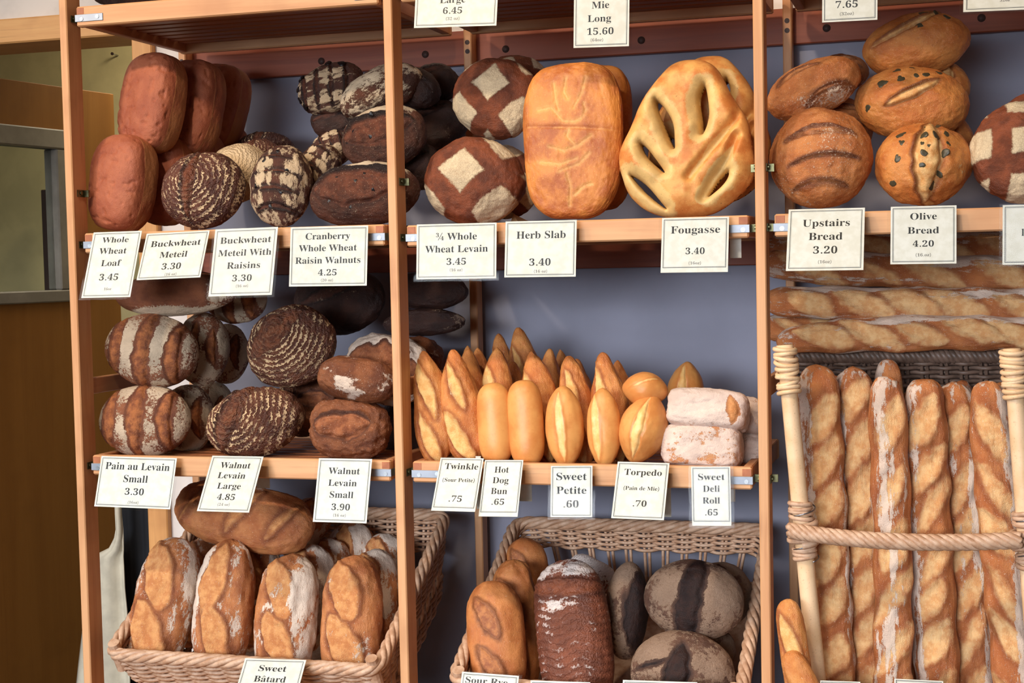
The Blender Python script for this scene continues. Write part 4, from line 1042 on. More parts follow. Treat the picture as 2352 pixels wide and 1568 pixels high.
loaf('torp', 1482, 895, 108, 82, .10, 'golden torpedo roll lying on top of the upright one', 'torpedo_roll', group='torpedo rolls', rot=-6, el=.3, th=.04, sl=[S(.1, .3, 30, .7, .05, 0, .02, .06, .02)])
loaf('torp', 1575, 900, 140, 84, .33, 'brown torpedo roll in shade standing at the back', 'torpedo_roll', group='torpedo rolls', rot=86, el=.1, th=.04, N=30)
GD = 'sweet deli rolls'
loaf('deli', 1614, 1026, 182, 100, .085, 'square white floured deli roll at the bottom, above its card', 'deli_roll', group=GD, rot=-1, el=.2, th=.05)
loaf('deli', 1627, 943, 184, 92, .095, 'floured deli roll stacked on top, split brown at its right end', 'deli_roll', group=GD, rot=-4, el=.3, th=.05, sl=[S(.72, -.05, 100, .34, .14, .05, .05, .08, .05)], flour=lambda e: .4+.4*e['nz'](1.8)-cutm(e, 1.3))
loaf('deli', 1708, 958, 90, 84, .19, 'deli roll behind the stacked pair by the right post', 'deli_roll', group=GD, el=.3, th=.045, N=26)
loaf('deli', 1705, 1035, 100, 80, .19, 'wrinkled deli roll low by the right post', 'deli_roll', group=GD, el=.3, th=.045, N=26, lump=.12)

# baguettes
GG = 'baguettes'
def bag(px, py, L, w, Y, label, rot, n=6, seed=0, side=1, ph=0.0, wid=.052, ang=26, grp=GG, name='baguette', **k):
    asp = w/L; rg = np.random.default_rng(seed+5); j = lambda s_: rg.uniform(-s_, s_)
    sl = [S(-.86+1.72*(i+.5+ph+j(.14))/n, (.05+j(.14))*side, (ang+j(6))*side, (1.12+j(.2))/n, asp*wid*8.4*(1+j(.3)), j(.01), .14+j(.05), .15, .07) for i in range(n)]
    k.setdefault('wave', (.07, n, rg.uniform(0, 6))); k.setdefault('bend', rg.uniform(-.25, .25))
    return loaf('bag', px, py, L, w, Y, label, name, group=grp, rot=rot, el=k.pop('el', .2), sl=sl, seed=seed or None, **k)
GX = 'long loaves lying across the tall basket'
bag(2110, 768, 650, 84, .30, 'lowest long baguette lying across, its pointed tip at the left', 1.0, 5, 41, -1, ang=22, wid=.075, grp=GX, taper=.25, flour=fl_side)
bag(2150, 698, 800, 78, .325, 'second long baguette lying across, with white flour between the cuts', -1.5, 6, 42, -1, ang=24, wid=.075, grp=GX)
bag(2150, 622, 820, 82, .365, 'third long baguette lying across, behind the Upstairs Bread card', -3.0, 5, 43, -1, ang=24, wid=.07, grp=GX)
bag(2150, 565, 820, 80, .42, 'topmost shaded long baguette under the shelf', -1.0, 5, 44, -1, ang=24, grp=GX)
bag(1960, 757, 420, 76, .40, 'baguette end showing behind the lowest lying one', -2, 4, 45, -1, grp=GX, N=90)
GV = 'baguettes standing in the tall basket'
def vb(xt, yt, xb, w, Y, label, seed, n=7, **k):
    yb = 1720; L = math.hypot(xb-xt, yb-yt); rot = -math.degrees(math.atan2(yb-yt, xb-xt))+180
    return bag((xt+xb)/2, (yt+yb)/2, L, w, Y, label, rot, n, seed, k.pop('side', -1), grp=GV, el=k.pop('el', .06), ang=k.pop('ang', 27), wid=k.pop('wid', .07), k=16.0, **k)
vb(1878, 836, 1922, 98, .10, 'thick standing baguette beside the left cane pole', 51, 7)
vb(1963, 840, 1988, 88, .14, 'second standing baguette from the left pole, lightly floured', 52, 7, ph=.3)
vb(2042, 864, 2052, 86, .09, 'third standing baguette, white with flour along its middle', 53, 6, flour=lambda e: .26-np.abs(e['v']-.1-.25*np.sin(e['u']*9))*.7+e['nz'](3.0)*.8-cutm(e, .2))
vb(2122, 870, 2158, 98, .13, 'fourth standing baguette with deep slanting cuts', 54, 7, ph=.2)
vb(2192, 874, 2242, 92, .175, 'fifth standing baguette with a floury ragged left edge', 55, 6, flour=fl_side2)
vb(2268, 874, 2338, 90, .11, 'sixth standing baguette, smooth and orange, by the right pole', 56, 6, side=1, flour=fl_side2)
vb(2042, 824, 2070, 62, .24, 'baguette rising behind the floury third one', 57, 6)
vb(2218, 872, 2262, 62, .27, 'baguette tip behind the fifth standing one', 58, 6)
vb(1925, 862, 1950, 66, .235, 'shaded baguette in the gap beside the thick one', 59, 6)
vb(1995, 872, 2010, 60, .29, 'shaded baguette in the gap beside the second one', 60, 6)
vb(2090, 900, 2104, 58, .285, 'shaded baguette in the gap left of the fourth one', 61, 6)
vb(2312, 876, 2370, 68, .21, 'baguette behind the right cane pole', 62, 6)
loaf('twin', 1828, 1520, 290, 66, -.055, 'small crusty roll standing at the lower left of the tall basket', 'pointed_roll', group='small rolls before the tall basket', rot=98, el=.1, k=6, m=2.0)
loaf('twin', 1862, 1602, 230, 64, -.09, 'smooth roll end leaning in front of the small crusty one', 'pointed_roll', group='small rolls before the tall basket', rot=117, el=.2, k=6, m=2.0, sl=[])

# left basket
GQ = 'floury white loaves in the left basket'
def bt(px, py, L, w, Y, label, rot, seed, **k): return loaf('bat', px, py, L, w, Y, label, 'batard', group=GQ, rot=rot, el=k.pop('el', .3), seed=seed, th=k.pop('th', None), **k)
bt(377, 1392, 318, 150, .10, 'floury loaf with a torn top at the left of the front four', 83, 71)
bt(516, 1392, 304, 142, .10, 'floury loaf second of the front four, ragged white edges', 91, 72, sl=[S(.35, .1, -10, .6, .22, .05, .12, .1, .03), S(-.45, -.1, 14, .5, .22, .04, .12, .1, .03)])
bt(660, 1415, 285, 148, .10, 'brown loaf third of the front four, above the Sweet Batard card', 90, 73, flour=fl_side2)
bt(808, 1420, 286, 146, .10, 'smooth golden loaf at the right of the front four', 92, 74, flour=lambda e: e['nz'](1.5)*.6-.3)
bt(562, 1186, 358, 150, .20, 'long brown loaf lying across the others under the cards', -10, 75, el=.4, sl=[S(-.62, 0, 52, .32, .05, 0, .06, .1, 0), S(.1, .1, 60, .36, .09, 0, .06, .1, .02), S(.65, 0, 60, .3, .07, 0, .06, .1, .02)], flour=fl_light)
bt(448, 1360, 250, 110, .21, 'loaf in the second row behind the torn one', 84, 76)
bt(585, 1370, 250, 110, .21, 'loaf in the second row behind the ragged one', 88, 77)
bt(708, 1375, 250, 120, .20, 'shaded loaf in the second row behind the third one', 88, 78)
bt(858, 1375, 230, 120, .20, 'loaf in the second row behind the golden one, by the post', 92, 79)
bt(752, 1330, 190, 100, .29, 'floury tipped loaf in the third row of the left basket', 86, 80)
bt(800, 1285, 170, 115, .36, 'shaded loaf at the back of the left basket, by the card', 80, 81)
bt(885, 1320, 190, 110, .33, 'loaf at the back right of the left basket, behind the post', 96, 82)
bt(700, 1215, 150, 100, .34, 'shaded loaf end behind the long lying one', 60, 83, N=34)

# middle basket
GM = 'rye loaves in the middle basket'
o = loaf('rye', 1140, 1468, 268, 138, .085, 'smooth orange sour rye with a dark speckled cut, front left of the basket', 'sour_rye', group=GM, rot=98, el=.3, seed=91)
loaf('rye', 1184, 1440, 310, 116, .185, 'sour rye with a knobbly top, second in the basket', 'sour_rye', group=GM, rot=96, el=.3, lump=.09, seed=92)
loaf('rye', 1212, 1330, 190, 104, .33, 'shaded split loaf at the back left of the middle basket', 'sour_rye', group=GM, rot=100, el=.3, seed=93, N=40)
loaf('dark', 1318, 1460, 350, 174, .11, 'tall dark red rye with white flour lines and a floury cap', 'dark_rye', group=GM, rot=100, el=.3, seed=94)
loaf('dark', 1358, 1318, 120, 72, .33, 'floury loaf end lying behind the tall dark rye', 'dark_rye', group=GM, rot=-24, el=.4, seed=95, flour=lambda e: e['v']*.6, sl=[])
loaf('dust', 1440, 1402, 225, 100, .21, 'dusty brown round seen edge on in the middle basket', 'dusty_round', group=GM, rot=86, el=.1, az=.0, th=.055, sl=[S(0, -.75, 2, .9, .3, 0, .02, .05, .02)])
loaf('dust', 1594, 1378, 232, 182, .17, 'dusty round with one broad black upright band', 'dusty_round', group=GM, rot=-6, el=.25, th=.065, sl=[S(.02, 0, 86, .80, .25, .02, .02, .05, .06, .4)])
loaf('dust', 1568, 1545, 242, 190, .10, 'dusty round with a torn dark middle at the bottom right', 'dusty_round', group=GM, rot=-4, el=.3, th=.065, sl=[S(.0, -.1, 80, .62, .24, .05, .05, .08, .05), S(-.5, .12, 22, .32, .04, 0, .03, .05, 0)])
loaf('dust', 1655, 1365, 150, 150, .28, 'dusty round in shade behind the black banded one', 'dusty_round', group=GM, el=.3, th=.05, N=30)
loaf('dust', 1610, 1490, 160, 120, .24, 'dusty round low at the back of the middle basket', 'dusty_round', group=GM, el=.4, th=.05, N=28)

# ------------------------------------------------------------------ price cards
GLYPHS = "(4J472j3T2D3H2-3x3m3q3L3n493l4A3n4_3q5p3x5P3H6b3T6y476U4y6U4k6y486b3_5O3U5o3Q4_3P4A3Q4a3U3N3_3o482_4k2E4y2j )4J3i2j3w2E3I2_3R3o3Y3N404a414A404_3Y5o3R5O3I6b3w6y3i6U3K6U3Z6y4a6b4j5P4q5p4u4_4v4A4u494q3L4j3m4a2-3Z2D3K2j .4y3Q333C383z3d3x3j3w3q3x3x3z3D3C3H3Q3M433H473D493x4a3q493j473d4338 /553b384A6U516U3E38 0644C344j36433b3R3k3G3w3x3K3r3_3n4j3k4E3j503k5o3n5K3r613x6i3G6w3R6I436Q4j6V4C6X4U6V586Q5l6I5w6w5F6i5M615Q5J5T5o5U505T4E5Q4j5M3_5F3K5w3v5l3k583b4U36~4C3q4N3t4V3C4-3R5149534y5450535u515S4-6b4V6p4N6y4C6B4r6y4j6p4d6b4a5S485u4750484y4a494d3R4j3C4r3t 1643E383E3q443q493q4d3s4h3u4l3L4l6o3-5-3T5V3M5S3F5R3A5R3w5U3s5X3o603m663m6e3J6m4a6D4x6V576V573L5a3v5d3s5i3q5o3q5P3q5P38 2643k383k3G454t4B524R5x4V614U6d4S6m4O6t4J6y4C6B4v6C4k6B4c6w476o436c415-405I3Q5J3G5M3x5Q3q5W3m633l6e3m6l3p6t3t6A3z6H3I6M3S6R426U4f6W4v6X4S6V596Q5o6I5z6x5F6j5I635D5I5p5k4_4S4l4d3P3J523J583J5e3L5j3P5o3T5r3Z5u445w4e5Q4e5O38 3644p344a353Y373M3a3D3e3v3j3p3p3l3v3i3C3h3J3i3R3l3X3q403w443C463K473L3W3P3L3V3D423x4b3t4n3s4H3w4N3A4S3F4X3L4-3T5041504d4_4p4W4A4P4J4F4Q4s4U4c4V3T4V3T5e4e5e4r5g4C5k4K5s4Q5C4T5O4U5_4T6b4R6k4N6s4I6y4B6B4s6C4l6C4f6z4a6v426b3_5O3P5P3E5S3v5W3p5_3l673k6g3m6r3s6C3D6K3R6R486V4u6X4Q6V576R5n6J5y6y5F6k5I645G5S5B5F5t5u5i5l565d4U585j4_5s4W5A4Q5H4I5M4A5P4p5Q4d5P405N3R5I3H5D3y5w3q5o3k4X38 4644438443q4e3q4x3u4C3y4E3E4F3O4F463c463c4r4H6U5q6U5q4s5Z4s5Z465q465q3O5r3E5u3y5y3u5S3q5W3q5W38~3A4s4F4s4F5n4G5T4H6o4C6d4v5_4n5N4h5D 5644q344a353Z373O3a3F3f3x3k3s3p3o3w3m3C3l3J3m3Q3o3W3t3-3y423F443M443Q3N3_3y453v4c3t4l3s4F3x4L3B4Q3G4V3N4Y3W4-454-4i4Z4x4V4J4O4T4F4-4u524h533X513H4Z3s533D6U5C6U5D5W5k5W5h665d6f526j3Y6j3T5k475o4s5p4Q5n595i5q585D4W5L4E5O4i5N445K3U5G3J5A3A5t3s5l3l4V38 6644G344q364c3a3-3h3P3q3F3D3x3S3r493o4u3n4T3o593p5q3t5G3x5W3D683K6k3T6w416F4c6N4p6S4D6W4T6X546W5g6V5p6S5x6O5D6J5I6E5L6y5N6s5O6m5N6f5K695F645x5_5n5Z5a5Y586g516x4-6A4V6C4Q6D4D6A4t6t4k6g4d5_495F465e4o5n4R5r585p5o5j5B595M4X5S4G5U4l5S3_5L3H5A3r5l3e5237~4H3r4P3s4W3w4_3E543O5640574i564y534M4_4W4V514N554E564l51464S484p4b424h3M4p3A4x3t 7643_385o6j406j3S6h3M6b3J623H5N3n5N3o6U5U6U5U6D4s38 8644z344i3543383R3d3G3k3x3r3r3A3m3L3j3V3i453j4j3o4u3v4E3F4N3R4V43513T593J5i3A5s3u5C3r5N3q5-3q683t6i3x6r3D6A3L6I3V6O466T4m6W4D6X4Z6V5f6P5t6G5D6u5J6g5L605K5Q5G5F5z5w525a5k505y4S5J4H5Q4w5U4k5V475T3Q5L3z5z3m5i3c4Z36~4J5l4R5q4X5w4_5C525K545T5561516j4T6y4O6B4I6D4B6D4t6C4m6z4g6t4c6l4a6c49624a5T4d5K4i5D~4B3o4M3p4V3t503z563I5a3S5b42594c564l4_4t4S4A4F4I4q4Q474x434o404f3_44403T443J4a3A4h3t4q3p 9644k3447353Z373Q3a3I3e3D3j3y3o3t3G3x3T3J3Z3N3Q3S3H3X3A433u4b3r4m3q4C3t4O3F4Y3Z524o554X4O4H4F4D4w4B4l4A434C3P4I3C4S3s543m5l3k5G3l5V3o673t6k3A6v3J6F3T6N446S4h6W4w6X4M6W4_6S5c6L5n6C5x6q5F6b5L5U5P5z5Q5a5L4m5H475B3U5u3I5m3w5c3n503f4P394A36~4A4Y4H4Z4O4_4U52555j545J51624X6h4Q6s4I6y4y6A4q6z4i6u4c6m486b455Z445I485h4i52 B6B3g383g3g3q3i3y3k3D3o3G3u3I3C3J3N3J603G6m3x6w3f6z3f6H4S6H5m6F5K6z606p6a6a6e5T6c5E655r5W5h5H595n535L4Z614Q6e4F6m4q6p4a6m3S6e3C613p5L3f5p3a4_38~4z564C564S57525a5b5g5h5p5l5B5m5Q5l625j6d5e6m586s4_6v4Q6x4J6w4E6v4C6s4z6b~4T3k543l5e3p5l3w5q3G5t3T5u485t4p5p4C5i4M594S4X4W4G4X4z4X4z3E4D3o4H3m4M3k C6O58324O344v394c3i3Y3t3L3H3A3Y3r4f3m4A3l4W3n5g3r5B3A5T3L683Z6m4d6x4w6G4Q6L596M5q6L5I6H5_6A6a6x6h6z6m6E6p6M6y6M6y5y6q5y6h5R66665W6j5I6t5t6z5c6B4T6x4B6k4p5-4i5w4g4V4i4k4q3U4E3A4X3o5j3k5w3l5J3o5X3u673C6j3M6u3Z6D3Q6d3o5K38 D703i383i3g3r3h3y3j3D3n3G3r3I3z3J3J3J633I6e3G6n3C6t3x6w3p6y3f6z3f6H4T6H5s6E5W6u6i6e6A5T6K5r6O4W6J4h6v3N673q5B3c4W38~4T3k5b3n5r3v5D3J5M415R4r5T4W5Q5v5J5Y5w6g5e6s4T6w4M6w4G6u4D6r4z684z3I4D3p4G3m4M3k F6i3f383f3g3q3i3y3l3D3p3G3u3I3D3J3O3J633I6e3G6m3C6r3x6v3p6x3f6z3f6H6d6H6d5E645E625Q5-5_5V685P6g5I6m5z6q5o6t5a6v4X6v4I6u4B6q4z6f4z534D534Q554_58585f5e5o5j5B5m5R5v5R5v435m435j4l5e4y584I4_4O4Q4S4C4U4z4U4z3M4C3t4E3p4I3m4N3k583g5838 H7d3f383f3g3q3i3y3k3D3o3G3t3I3B3J3M3J653I6f3G6m3D6s3x6v3q6y3g6z3g6H516H516z4K6w4B6n4z654z555P555P655M6n5E6w5l6z5l6H756H756z6X6y6P6v6K6s6H6n6F6f6E656E3M6F3C6H3u6K3o6P3k6X3i753g75385l385l3g5v3i5D3k5I3n5M3s5O3B5P3M5P4S4z4S4z3M4z3B4B3t4F3o4K3k4S3i513g5138 L6t3f383f3g3q3i3y3k3D3o3G3t3I3B3J3M3J653I6f3G6n3D6s3x6w3q6y3g6z3g6H556H556z4M6x4H6v4E6s4C6o4z654z3N4A3v4I3n4Z3m5c3m5p3o5B3s5L3w5V3D613M683W6e466k4l6t4l6h38 M853f383f3g3p3i3x3k3C3o3G3t3J3B3J3L3J673H6o3y6w3f6z3f6H4A6H5C4f6E6H7Y6H7Y6z7P6y7H6v7C6r7z6m7w6e7w657w3O7y3t7H3j7Y3g7Y386e386e3g6w3k6F3u6H3N6H6f5o385f383Y6a3Y3M3Z3A403s443n493j4i3h4s3g4s38 O7e5a324W334H364s3b4f3i423r3T3B3J3M3B3Z3u4b3p4p3m4F3m4W3m5a3p5q3u5E3B5S3J633T6e426o4f6x4t6E4I6J4Y6M5c6N5t6M5I6J5W6E686x6k6p6v6f6F646N5T6U5F6Z5q705a714W704F6Z4p6U4b6N3Z6F3M6v3B6k3r673i5V3b5G365r33~5c3e5x3i5N3v5Y3R634j654W645q5-5R5S6a5G6p5r6y5a6B4R6x4B6k4p5_4j5w4g4W4i4p4n3-4w3F4I3q4X3h P6p3f383f3g3q3i3y3k3D3o3G3t3I3B3J3M3J653I6f3G6m3D6s3x6v3q6y3g6z3g6H4P6H5c6H5x6E5M6A5W6u636n6b6f6g656j5W6k5K6i5s6b5d5_505L4S5q4M514L4z4L4z3M4z3B4B3t4F3o4K3k4S3i513g5138~4z4X4I4X4X4Y57505g565l5f5p5s5q5I5p5Y5m695h6j5a6q506u4Q6v4C6s4z6f R6Q3f383f3g3q3i3y3k3D3o3G3t3I3B3J3M3J653I6f3G6m3D6s3x6v3q6y3g6z3g6H4Q6H5j6G5I6B5_6t6d6h6m626o5L6j5m62545B4U6w3x6G3l6T3g6U385N384I4O4z4O4z3M4z3B4B3t4F3o4K3k4S3i513g5138~4z4Z4J4Z4Z4-5a525k595q5j5u5w5w5M5u615p6e5h6o566t4U6v4M6v4G6t4D6r4z68 S6b3t323t4n3D4n3J403R3K3_3x4c3n4q3h4G3f4S3g503k583q5e3x5i3G5j3Q5g42574e4U4o4p4D474N3V4X3K563D5i3y5v3x5K3y5X3A663F6h3M6q3U6y416E4c6J4o6M4A6N4W6K5l6E5p6D5u6C5z6D5C6H5E6N5N6N5N5D5F5D5B5P5w5-5q685k6h5c6o546u4X6z4O6B4F6C4u6B4l6y4e6t486m456f4466445-475S4c5M4C5v565g5C4Y5J4R5P4K5T4C5X4a5W3Z5T3M5N3B5F3r5w3i5k3c57374U344E334n3447383V3c3O3e3G3b3C32 T6r3S383S3g413h493j4f3n4j3t4l3B4m3M4m6w4i6w426v3Q6q3E6h3v663p5U3m5D3d5D3d6H6l6H6l5C6d5C685X606b5P6n5z6u5e6w5b6w5b3M5c3B5e3s5i3n5o3j5w3h5I3g5I38 U6-54314E344h3b413m3R3C3L3X3I4l3I653I6f3G6m3C6s3x6v3p6y3f6z3f6H506H506z4J6w4A6n4y654y4e4z3Y4D3J4J3x4S3p523k5h3j5C3m5T3u623H6a3_6c4n6c656b6f696m656r606v5T6y5I6z5I6H6R6H6R6z6I6x6B6u6w6q6t6l6s6e6r656r4y6p436h3G663o5R3b5v34 W7V4t323o6c3f6t3c6w376y306z306H4y6H4y6z4j6w4g6t4e6q4e6l4i624T4k5u5U5n6f5k6m5h6r5d6u4W6z4W6H6z6H6z6z6m6y6f6t6c6m6f696R4r7m607q6j7p6o7o6s7l6v736z736H806H806z7W6x7R6u7N6q7D656D326u325C5y4D32 a5Q57334V354M3d4I3p4s3d4a363T333J353z383s3d3m3l3j3t3i3D3k3R3r413D4c3V4l4f4u4H4D4H504G594E5g4B5l4w5p4q5r4i5s455q3-5n3Y5h4058454X444S424N3_4J3W4G3R4E3K4D3E4E3z4G3u4J3r4O3p4T3o4-3p563s5d3w5j3D5p3K5u3T5y415B4c5C4p5D4K5B4_5x5b5q5k5f5p525q4N5q3D5r3s5w3p5E3t5I3m5x3b5k35~4j3p4v3s4H3D4H4s4l4j4745433O453A4a3r b5Y3t323t6a3q6u3c6z3c6H4d6H4d5j4p5u4D5B4S5D525C5c5z5m5t5u5m5B5d5H525L4S5O4F5P4r5O4a5K3X5F3J5y3x5p3n5f3e53384S344E334p354a3b3Y3m3y32~4z3f4K3h4S3n4Y3w4_3K5241524o524G4_4W4X554S5d4K5i4A5k4l5f4h5b4f564d514d3G4f3r4n3i c5r4m3349343-373P3d3F3l3x3u3r3G3m3S3i443h4j3j4y3m4N3s4-3z5a3J5k3U5s445y4h5C4v5D4K5C4X5z555t5c5l5h5c5i525i4Y5g4T5d4P594M544K4-4K4P4M4I4U4G554G5a4G5f4F5n4A5r4s5s4d5m4354404B414f453Y4c3K4m3z4x3t4K3r4V3t553y5f3I5m3C543i4K37 d614e3342343U373L3d3C3l3v3u3p3F3l3R3i433h4h3i4y3l4N3q4-3w5a3D5k3M5s3W5y455C4h5D4v5B4I5u4T5k4T6g4T6m4R6r4O6v4w6z4w6H5D6H5D3J5G3s5J3p5O3n5U3m5U3d5B3c5f384T334T3r4I3e4u35~4t3m4z3n4E3p4J3s4N3x4R3D4T3K4T514S564P5b4L5f4v5k4l5i4e5d4955454U434E434k4341453N493B4e3t4k3o e5u4l3348343Z373O3d3F3l3x3u3q3G3l3T3i463h4m3i4B3m4P3r503x5b3G5l3P5t3-5y4a5C4m5D4E5B4U5u545k5e555j4Q5l4u5l4r424r4444493P4h3D4t3v4H3t4U3v543D5f3P5m3I543l4K37~424E4I4E4I4P4E5i4B5o4v5r4o5s4c5n4457424J f4P3f383f3g3s3j3x3p3y3I3y5i3g5i3g5z3y5z3y5U3A693F6m3O6y3-6G4d6K4v6M4I6L4T6I506D566w5a6o5b6g5b695963565_525Y4Z5W4U5V4F5-4C624B664A6b4E6q4G6t4G6w4G6z4D6B4y6B4s6B4n6y4k6v4i6b4i5z4J5z4J5i4i5i4i3E4i3v4k3p4n3l4r3i4y3g4H3g4H38 g5H4h223Z233I263w2b3m2i3h2q3f2y3i2J3r2R3G2X3u333m3c3k3n3l3v3o3C3t3J3A3P3K3V3X3_3B4b3n4s3j4O3k4Y3n553s5e3y5l3G5r3Q5w3-5A4a5C4m5D4z5C4M5A4Y5w5C5w5C5e5e5e5k545o4V5p4J5p4A5m4r5i4j5c4c55464Z424P3-4F3Y4u3X4m3X4f3Y403T3Z3P3X3M3W3H3Y3B433x4e3w4v3w593s5i3o5q3k5v3e5z375B2_5C2R5z2C5s2q5g2f4_284G23~4m464u474z4b4D4h4F4p4H4A4H4N4H4_4F5a4D5i4z5o4u5r4m5s4f5r4a5o465i435a414_414N414A434p464h4a4b4f47~4o2e4R2g562p5b2D5b2I582M542P4K2T3U2T3O2N3K2H3I2z3K2u3N2p3T2k3_2g4a2e h663h383h3g3u3l3y3A3y6f3v6u3s6x3n6z3h6A3h6H4i6H4i5d4v5r4L5A515D5h5B5t5u5C5k5H555J4O5J3A5M3l5P3i5U3g5Z3g5Z384J384J3g4T3i4Y3p4Z3A4Z4Q4W594T5c4P5f4J5f4z5d4q574i4Z4i3A4l3l4o3i4s3g4y3g4y38 i4H3W5Z3P5-3J603E643A693y6f3x6m3y6t3A6z3E6E3J6I3P6L3W6L416L476I4c6E4g6z4j6t4j6m4i6f4g694c644760415-~3h383h3g3u3l3y3A3y563v5m3i5q3i5z4i5z4i3A4l3l4y3g4y38 k5X3g383g3g3u3l3y3A3y6f3v6u3t6x3o6z3i6z3i6H4i6H4i4s4V544-59515e525j505n4W5q4M5q4L5z5Q5z5Q5q5E5o5s5j5h5a4T4M5R3p5V3k5-3h643g64384N384N3g4Q3g4W3h4-3j4_3o4Y3w4p4h4i4b4i3A4l3l4y3g4y38 l4I3h383h3g3u3l3y3A3y6f3v6u3t6x3o6z3i6z3i6H4i6H4i3A4l3l4y3g4y38 m7t3h383h3g3u3l3y3A3y563v5m3s5o3n5q3h5r3h5z4h5z4h5c4u5r4K5A4-5D5i5A5w5q5E5a5S5q665A6p5D6E5B6Q5u6Z5k7255744O743A773l7a3i7e3g7k3g7k386438643g6a3h6e3i6h3l6l3A6l4Q6i596f5c6a5f645f5X5e5O585G4-5G3A5J3l5M3i5Q3h5W3g5W384H384H3g4N3h4R3i4U3l4Y3A4Y4Q4V594S5c4N5f4H5f4y5d4p574h4Z4h3A4k3l4n3i4r3h4w3g4w38 n663h383h3g3u3l3y3A3y563v5m3s5o3n5q3h5r3h5z4i5z4i5d4v5s4L5A515D5h5B5t5u5C5k5H555J4O5J3A5M3l5P3i5U3g5Z3g5Z384J384J3g4T3i4Y3p4Z3A4Z4Q4W594T5c4P5f4J5f4z5d4q574i4Z4i3A4l3l4o3i4s3g4y3g4y38 o5M4s334e3441373R3d3G3l3y3v3r3H3l3U3i463h4l3i4A3l4O3r4_3y5b3G5k3R5s415y4e5C4s5D4G5C4T5y525t5d5l5l5b5t505y4P5B4A5C4l5B455y3T5t3G5m3v5d3l523d4T374G34~4s3d4B3f4H3k4M3r4Q3M4S4l4R4L4P524M5f4H5n4A5s4s5t4j5s4d5n485f4552434L424l443N483r4d3k4k3f p623g223g2a3s2d3x2l3y2E3y513v5l3h5r3h5z4f5z4f5b4r5r4F5A4X5D565C5h5z5q5t5y5l5F5c5L505P4Q5S4C5T4o5S485P3V5L3I5F3w5y3m5p3e5g3855344V334G354t3c4i3o4i2H4k2m4r2d4G2a4G22~4F3m4P3o4W3t4_3B533O5542564l554E534T50544Y5c4R5h4H5j4x5g4p594i4Z4i3G4o3v4w3o r5o3h383h3g3u3l3y3A3y563v5m3i5q3i5z4h5z4h564n5g4u5o4B5u4J5z4R5C4Y5D555C5c5A5h5w5l5q5o5k5o5d5o575m515j4Z5f4W5a4U544T4T4X4L554C5a4x594t564p504l4W4j4N4i4E4i3A4j3t4k3o4n3k4G3g4G38 s5o4j334a343_363P3b3I3c3E3b3A383x333q333q3Y3y3Y3C3L3I3A3P3r3X3l443g4e3f4m3g4s3i4x3l4B3p4D3v4E3B4C3K4w3S4m3Y3Z493O4f3G4l3z4s3u4A3r4J3q4S3s533w5f3E5p3P5x3_5C4e5D4r5C4H5y4L5x4O5w4S5x4V5z4X5D525D524T4W4T4S524M5b4G5i4z5o4r5r4i5s4c5r465q425n3_5j3Z5e3Y59414Y4h4O4D4C4O4x4W4q504j554c5742583T573E523r4W3h4L394y34 t4W46333V343M373F3d3A3l3x3v3w3H3w5j3i5j3i5u3Q60486s4g6s4g5z4M5z4M5j4g5j4g3N4i3x4l3u4o3s4s3s4z3u4F3A4L3J4T3F4H3k4q37 u6349333X343M393E3g3z3r3w3E3v3U3v543r5l3o5o3k5q3d5r3d5z4f5z4f3J4j3v4n3s4r3q4w3q4G3r4O3w4W3F4W544S5l4P5o4K5q4C5r4C5z5G5z5G3H5J3r5Y3n5Y3e5E3d5i394W334W3s4Q3l4J3e4B394s364j33 v5x4f333r543j5k3g5o3c5q365q365z4q5z4q5r4m5r4e5q4a5n485i495e4A454-56505g4-5m4U5q4J5r4J5z5w5z5w5r5r5p5m5n5j5j5a514o33 w6x45333g5c3b5m325q325z4d5z4d5q445o415i425d44564r474N4Z4I5d4D5o4s5r4s5z5F5z5F5q5y5p5t5m5s5i5s5e5t5b5M4e6758695h665o5W5r5W5z6C5z6C5r6s5m6m595w335o334T4G4e33 x5D3a383a3f3k3j3u3q3D3A454c3t5b3n5j3h5o3a5q3a5z4s5z4s5r4k5q4f5o4e5k4i5a4z4L4U584Z5j4V5p4I5r4I5z5z5z5z5s5q5o5g5h57574H4A5p3q5v3i5D3f5D384l384l3g4x3h4A3n4u3B4d413U3C3O3p3Q3j3V3g413f4338 y5u3y223q223j253d29382f352m342u352z372F3a2J3e2N3k2P3q2Q3E2L3H2H3I2D3J2y3J2v3J2s3J2p3L2n3P2m3T2o3Y2s412z482O4e353q553k5h3f5n365q355z4p5z4p5q4c5o485h495d4a584A434X504-5a4_5h4W5o4J5q4J5z5u5z5u5q5p5q5l5o5i5k59514p2Y482o432g3Z2b3T26 z5q3e383e3f4s5n485n3Z5n3P5k3I5g3C593x503u4Q3l4Q3o5z5h5z5h5p473k4k3k4y3l4K3o4T3u4-3B543M5a3Z5i3Z5e38"
ALPHA = "0123456789abcdefghijklmnopqrstuvwxyzABCDEFGHIJKLMNOPQRSTUVWXYZ-_"
def _dec(s): return [(ALPHA.index(s[i])*64+ALPHA.index(s[i+1]))*2-400 for i in range(0, len(s), 2)]
FONT = {}
for g in GLYPHS.split(' '):
    body = g[3:].split('~'); FONT[g[0]] = (_dec(g[1:3])[0], [np.array(_dec(b)).reshape(-1, 2) for b in body])
def glyph(c):
    if c == '\u00e2':
        adv, sp = FONT['a']; hat = np.array([[60, 380], [150, 470], [190, 470], [280, 380], [235, 380], [170, 425], [105, 380]]); return adv, sp+[hat]
    if c == '\u00be':
        o = []; 
        for ch, dx, dy in (('3', 0, 200), ('4', 290, -20)):
            for s in FONT[ch][1]: o.append(s*.56+[dx, dy])
        o.append(np.array([[130, -20], [165, -20], [420, 480], [385, 480]])); return 520, o
    return FONT[c]
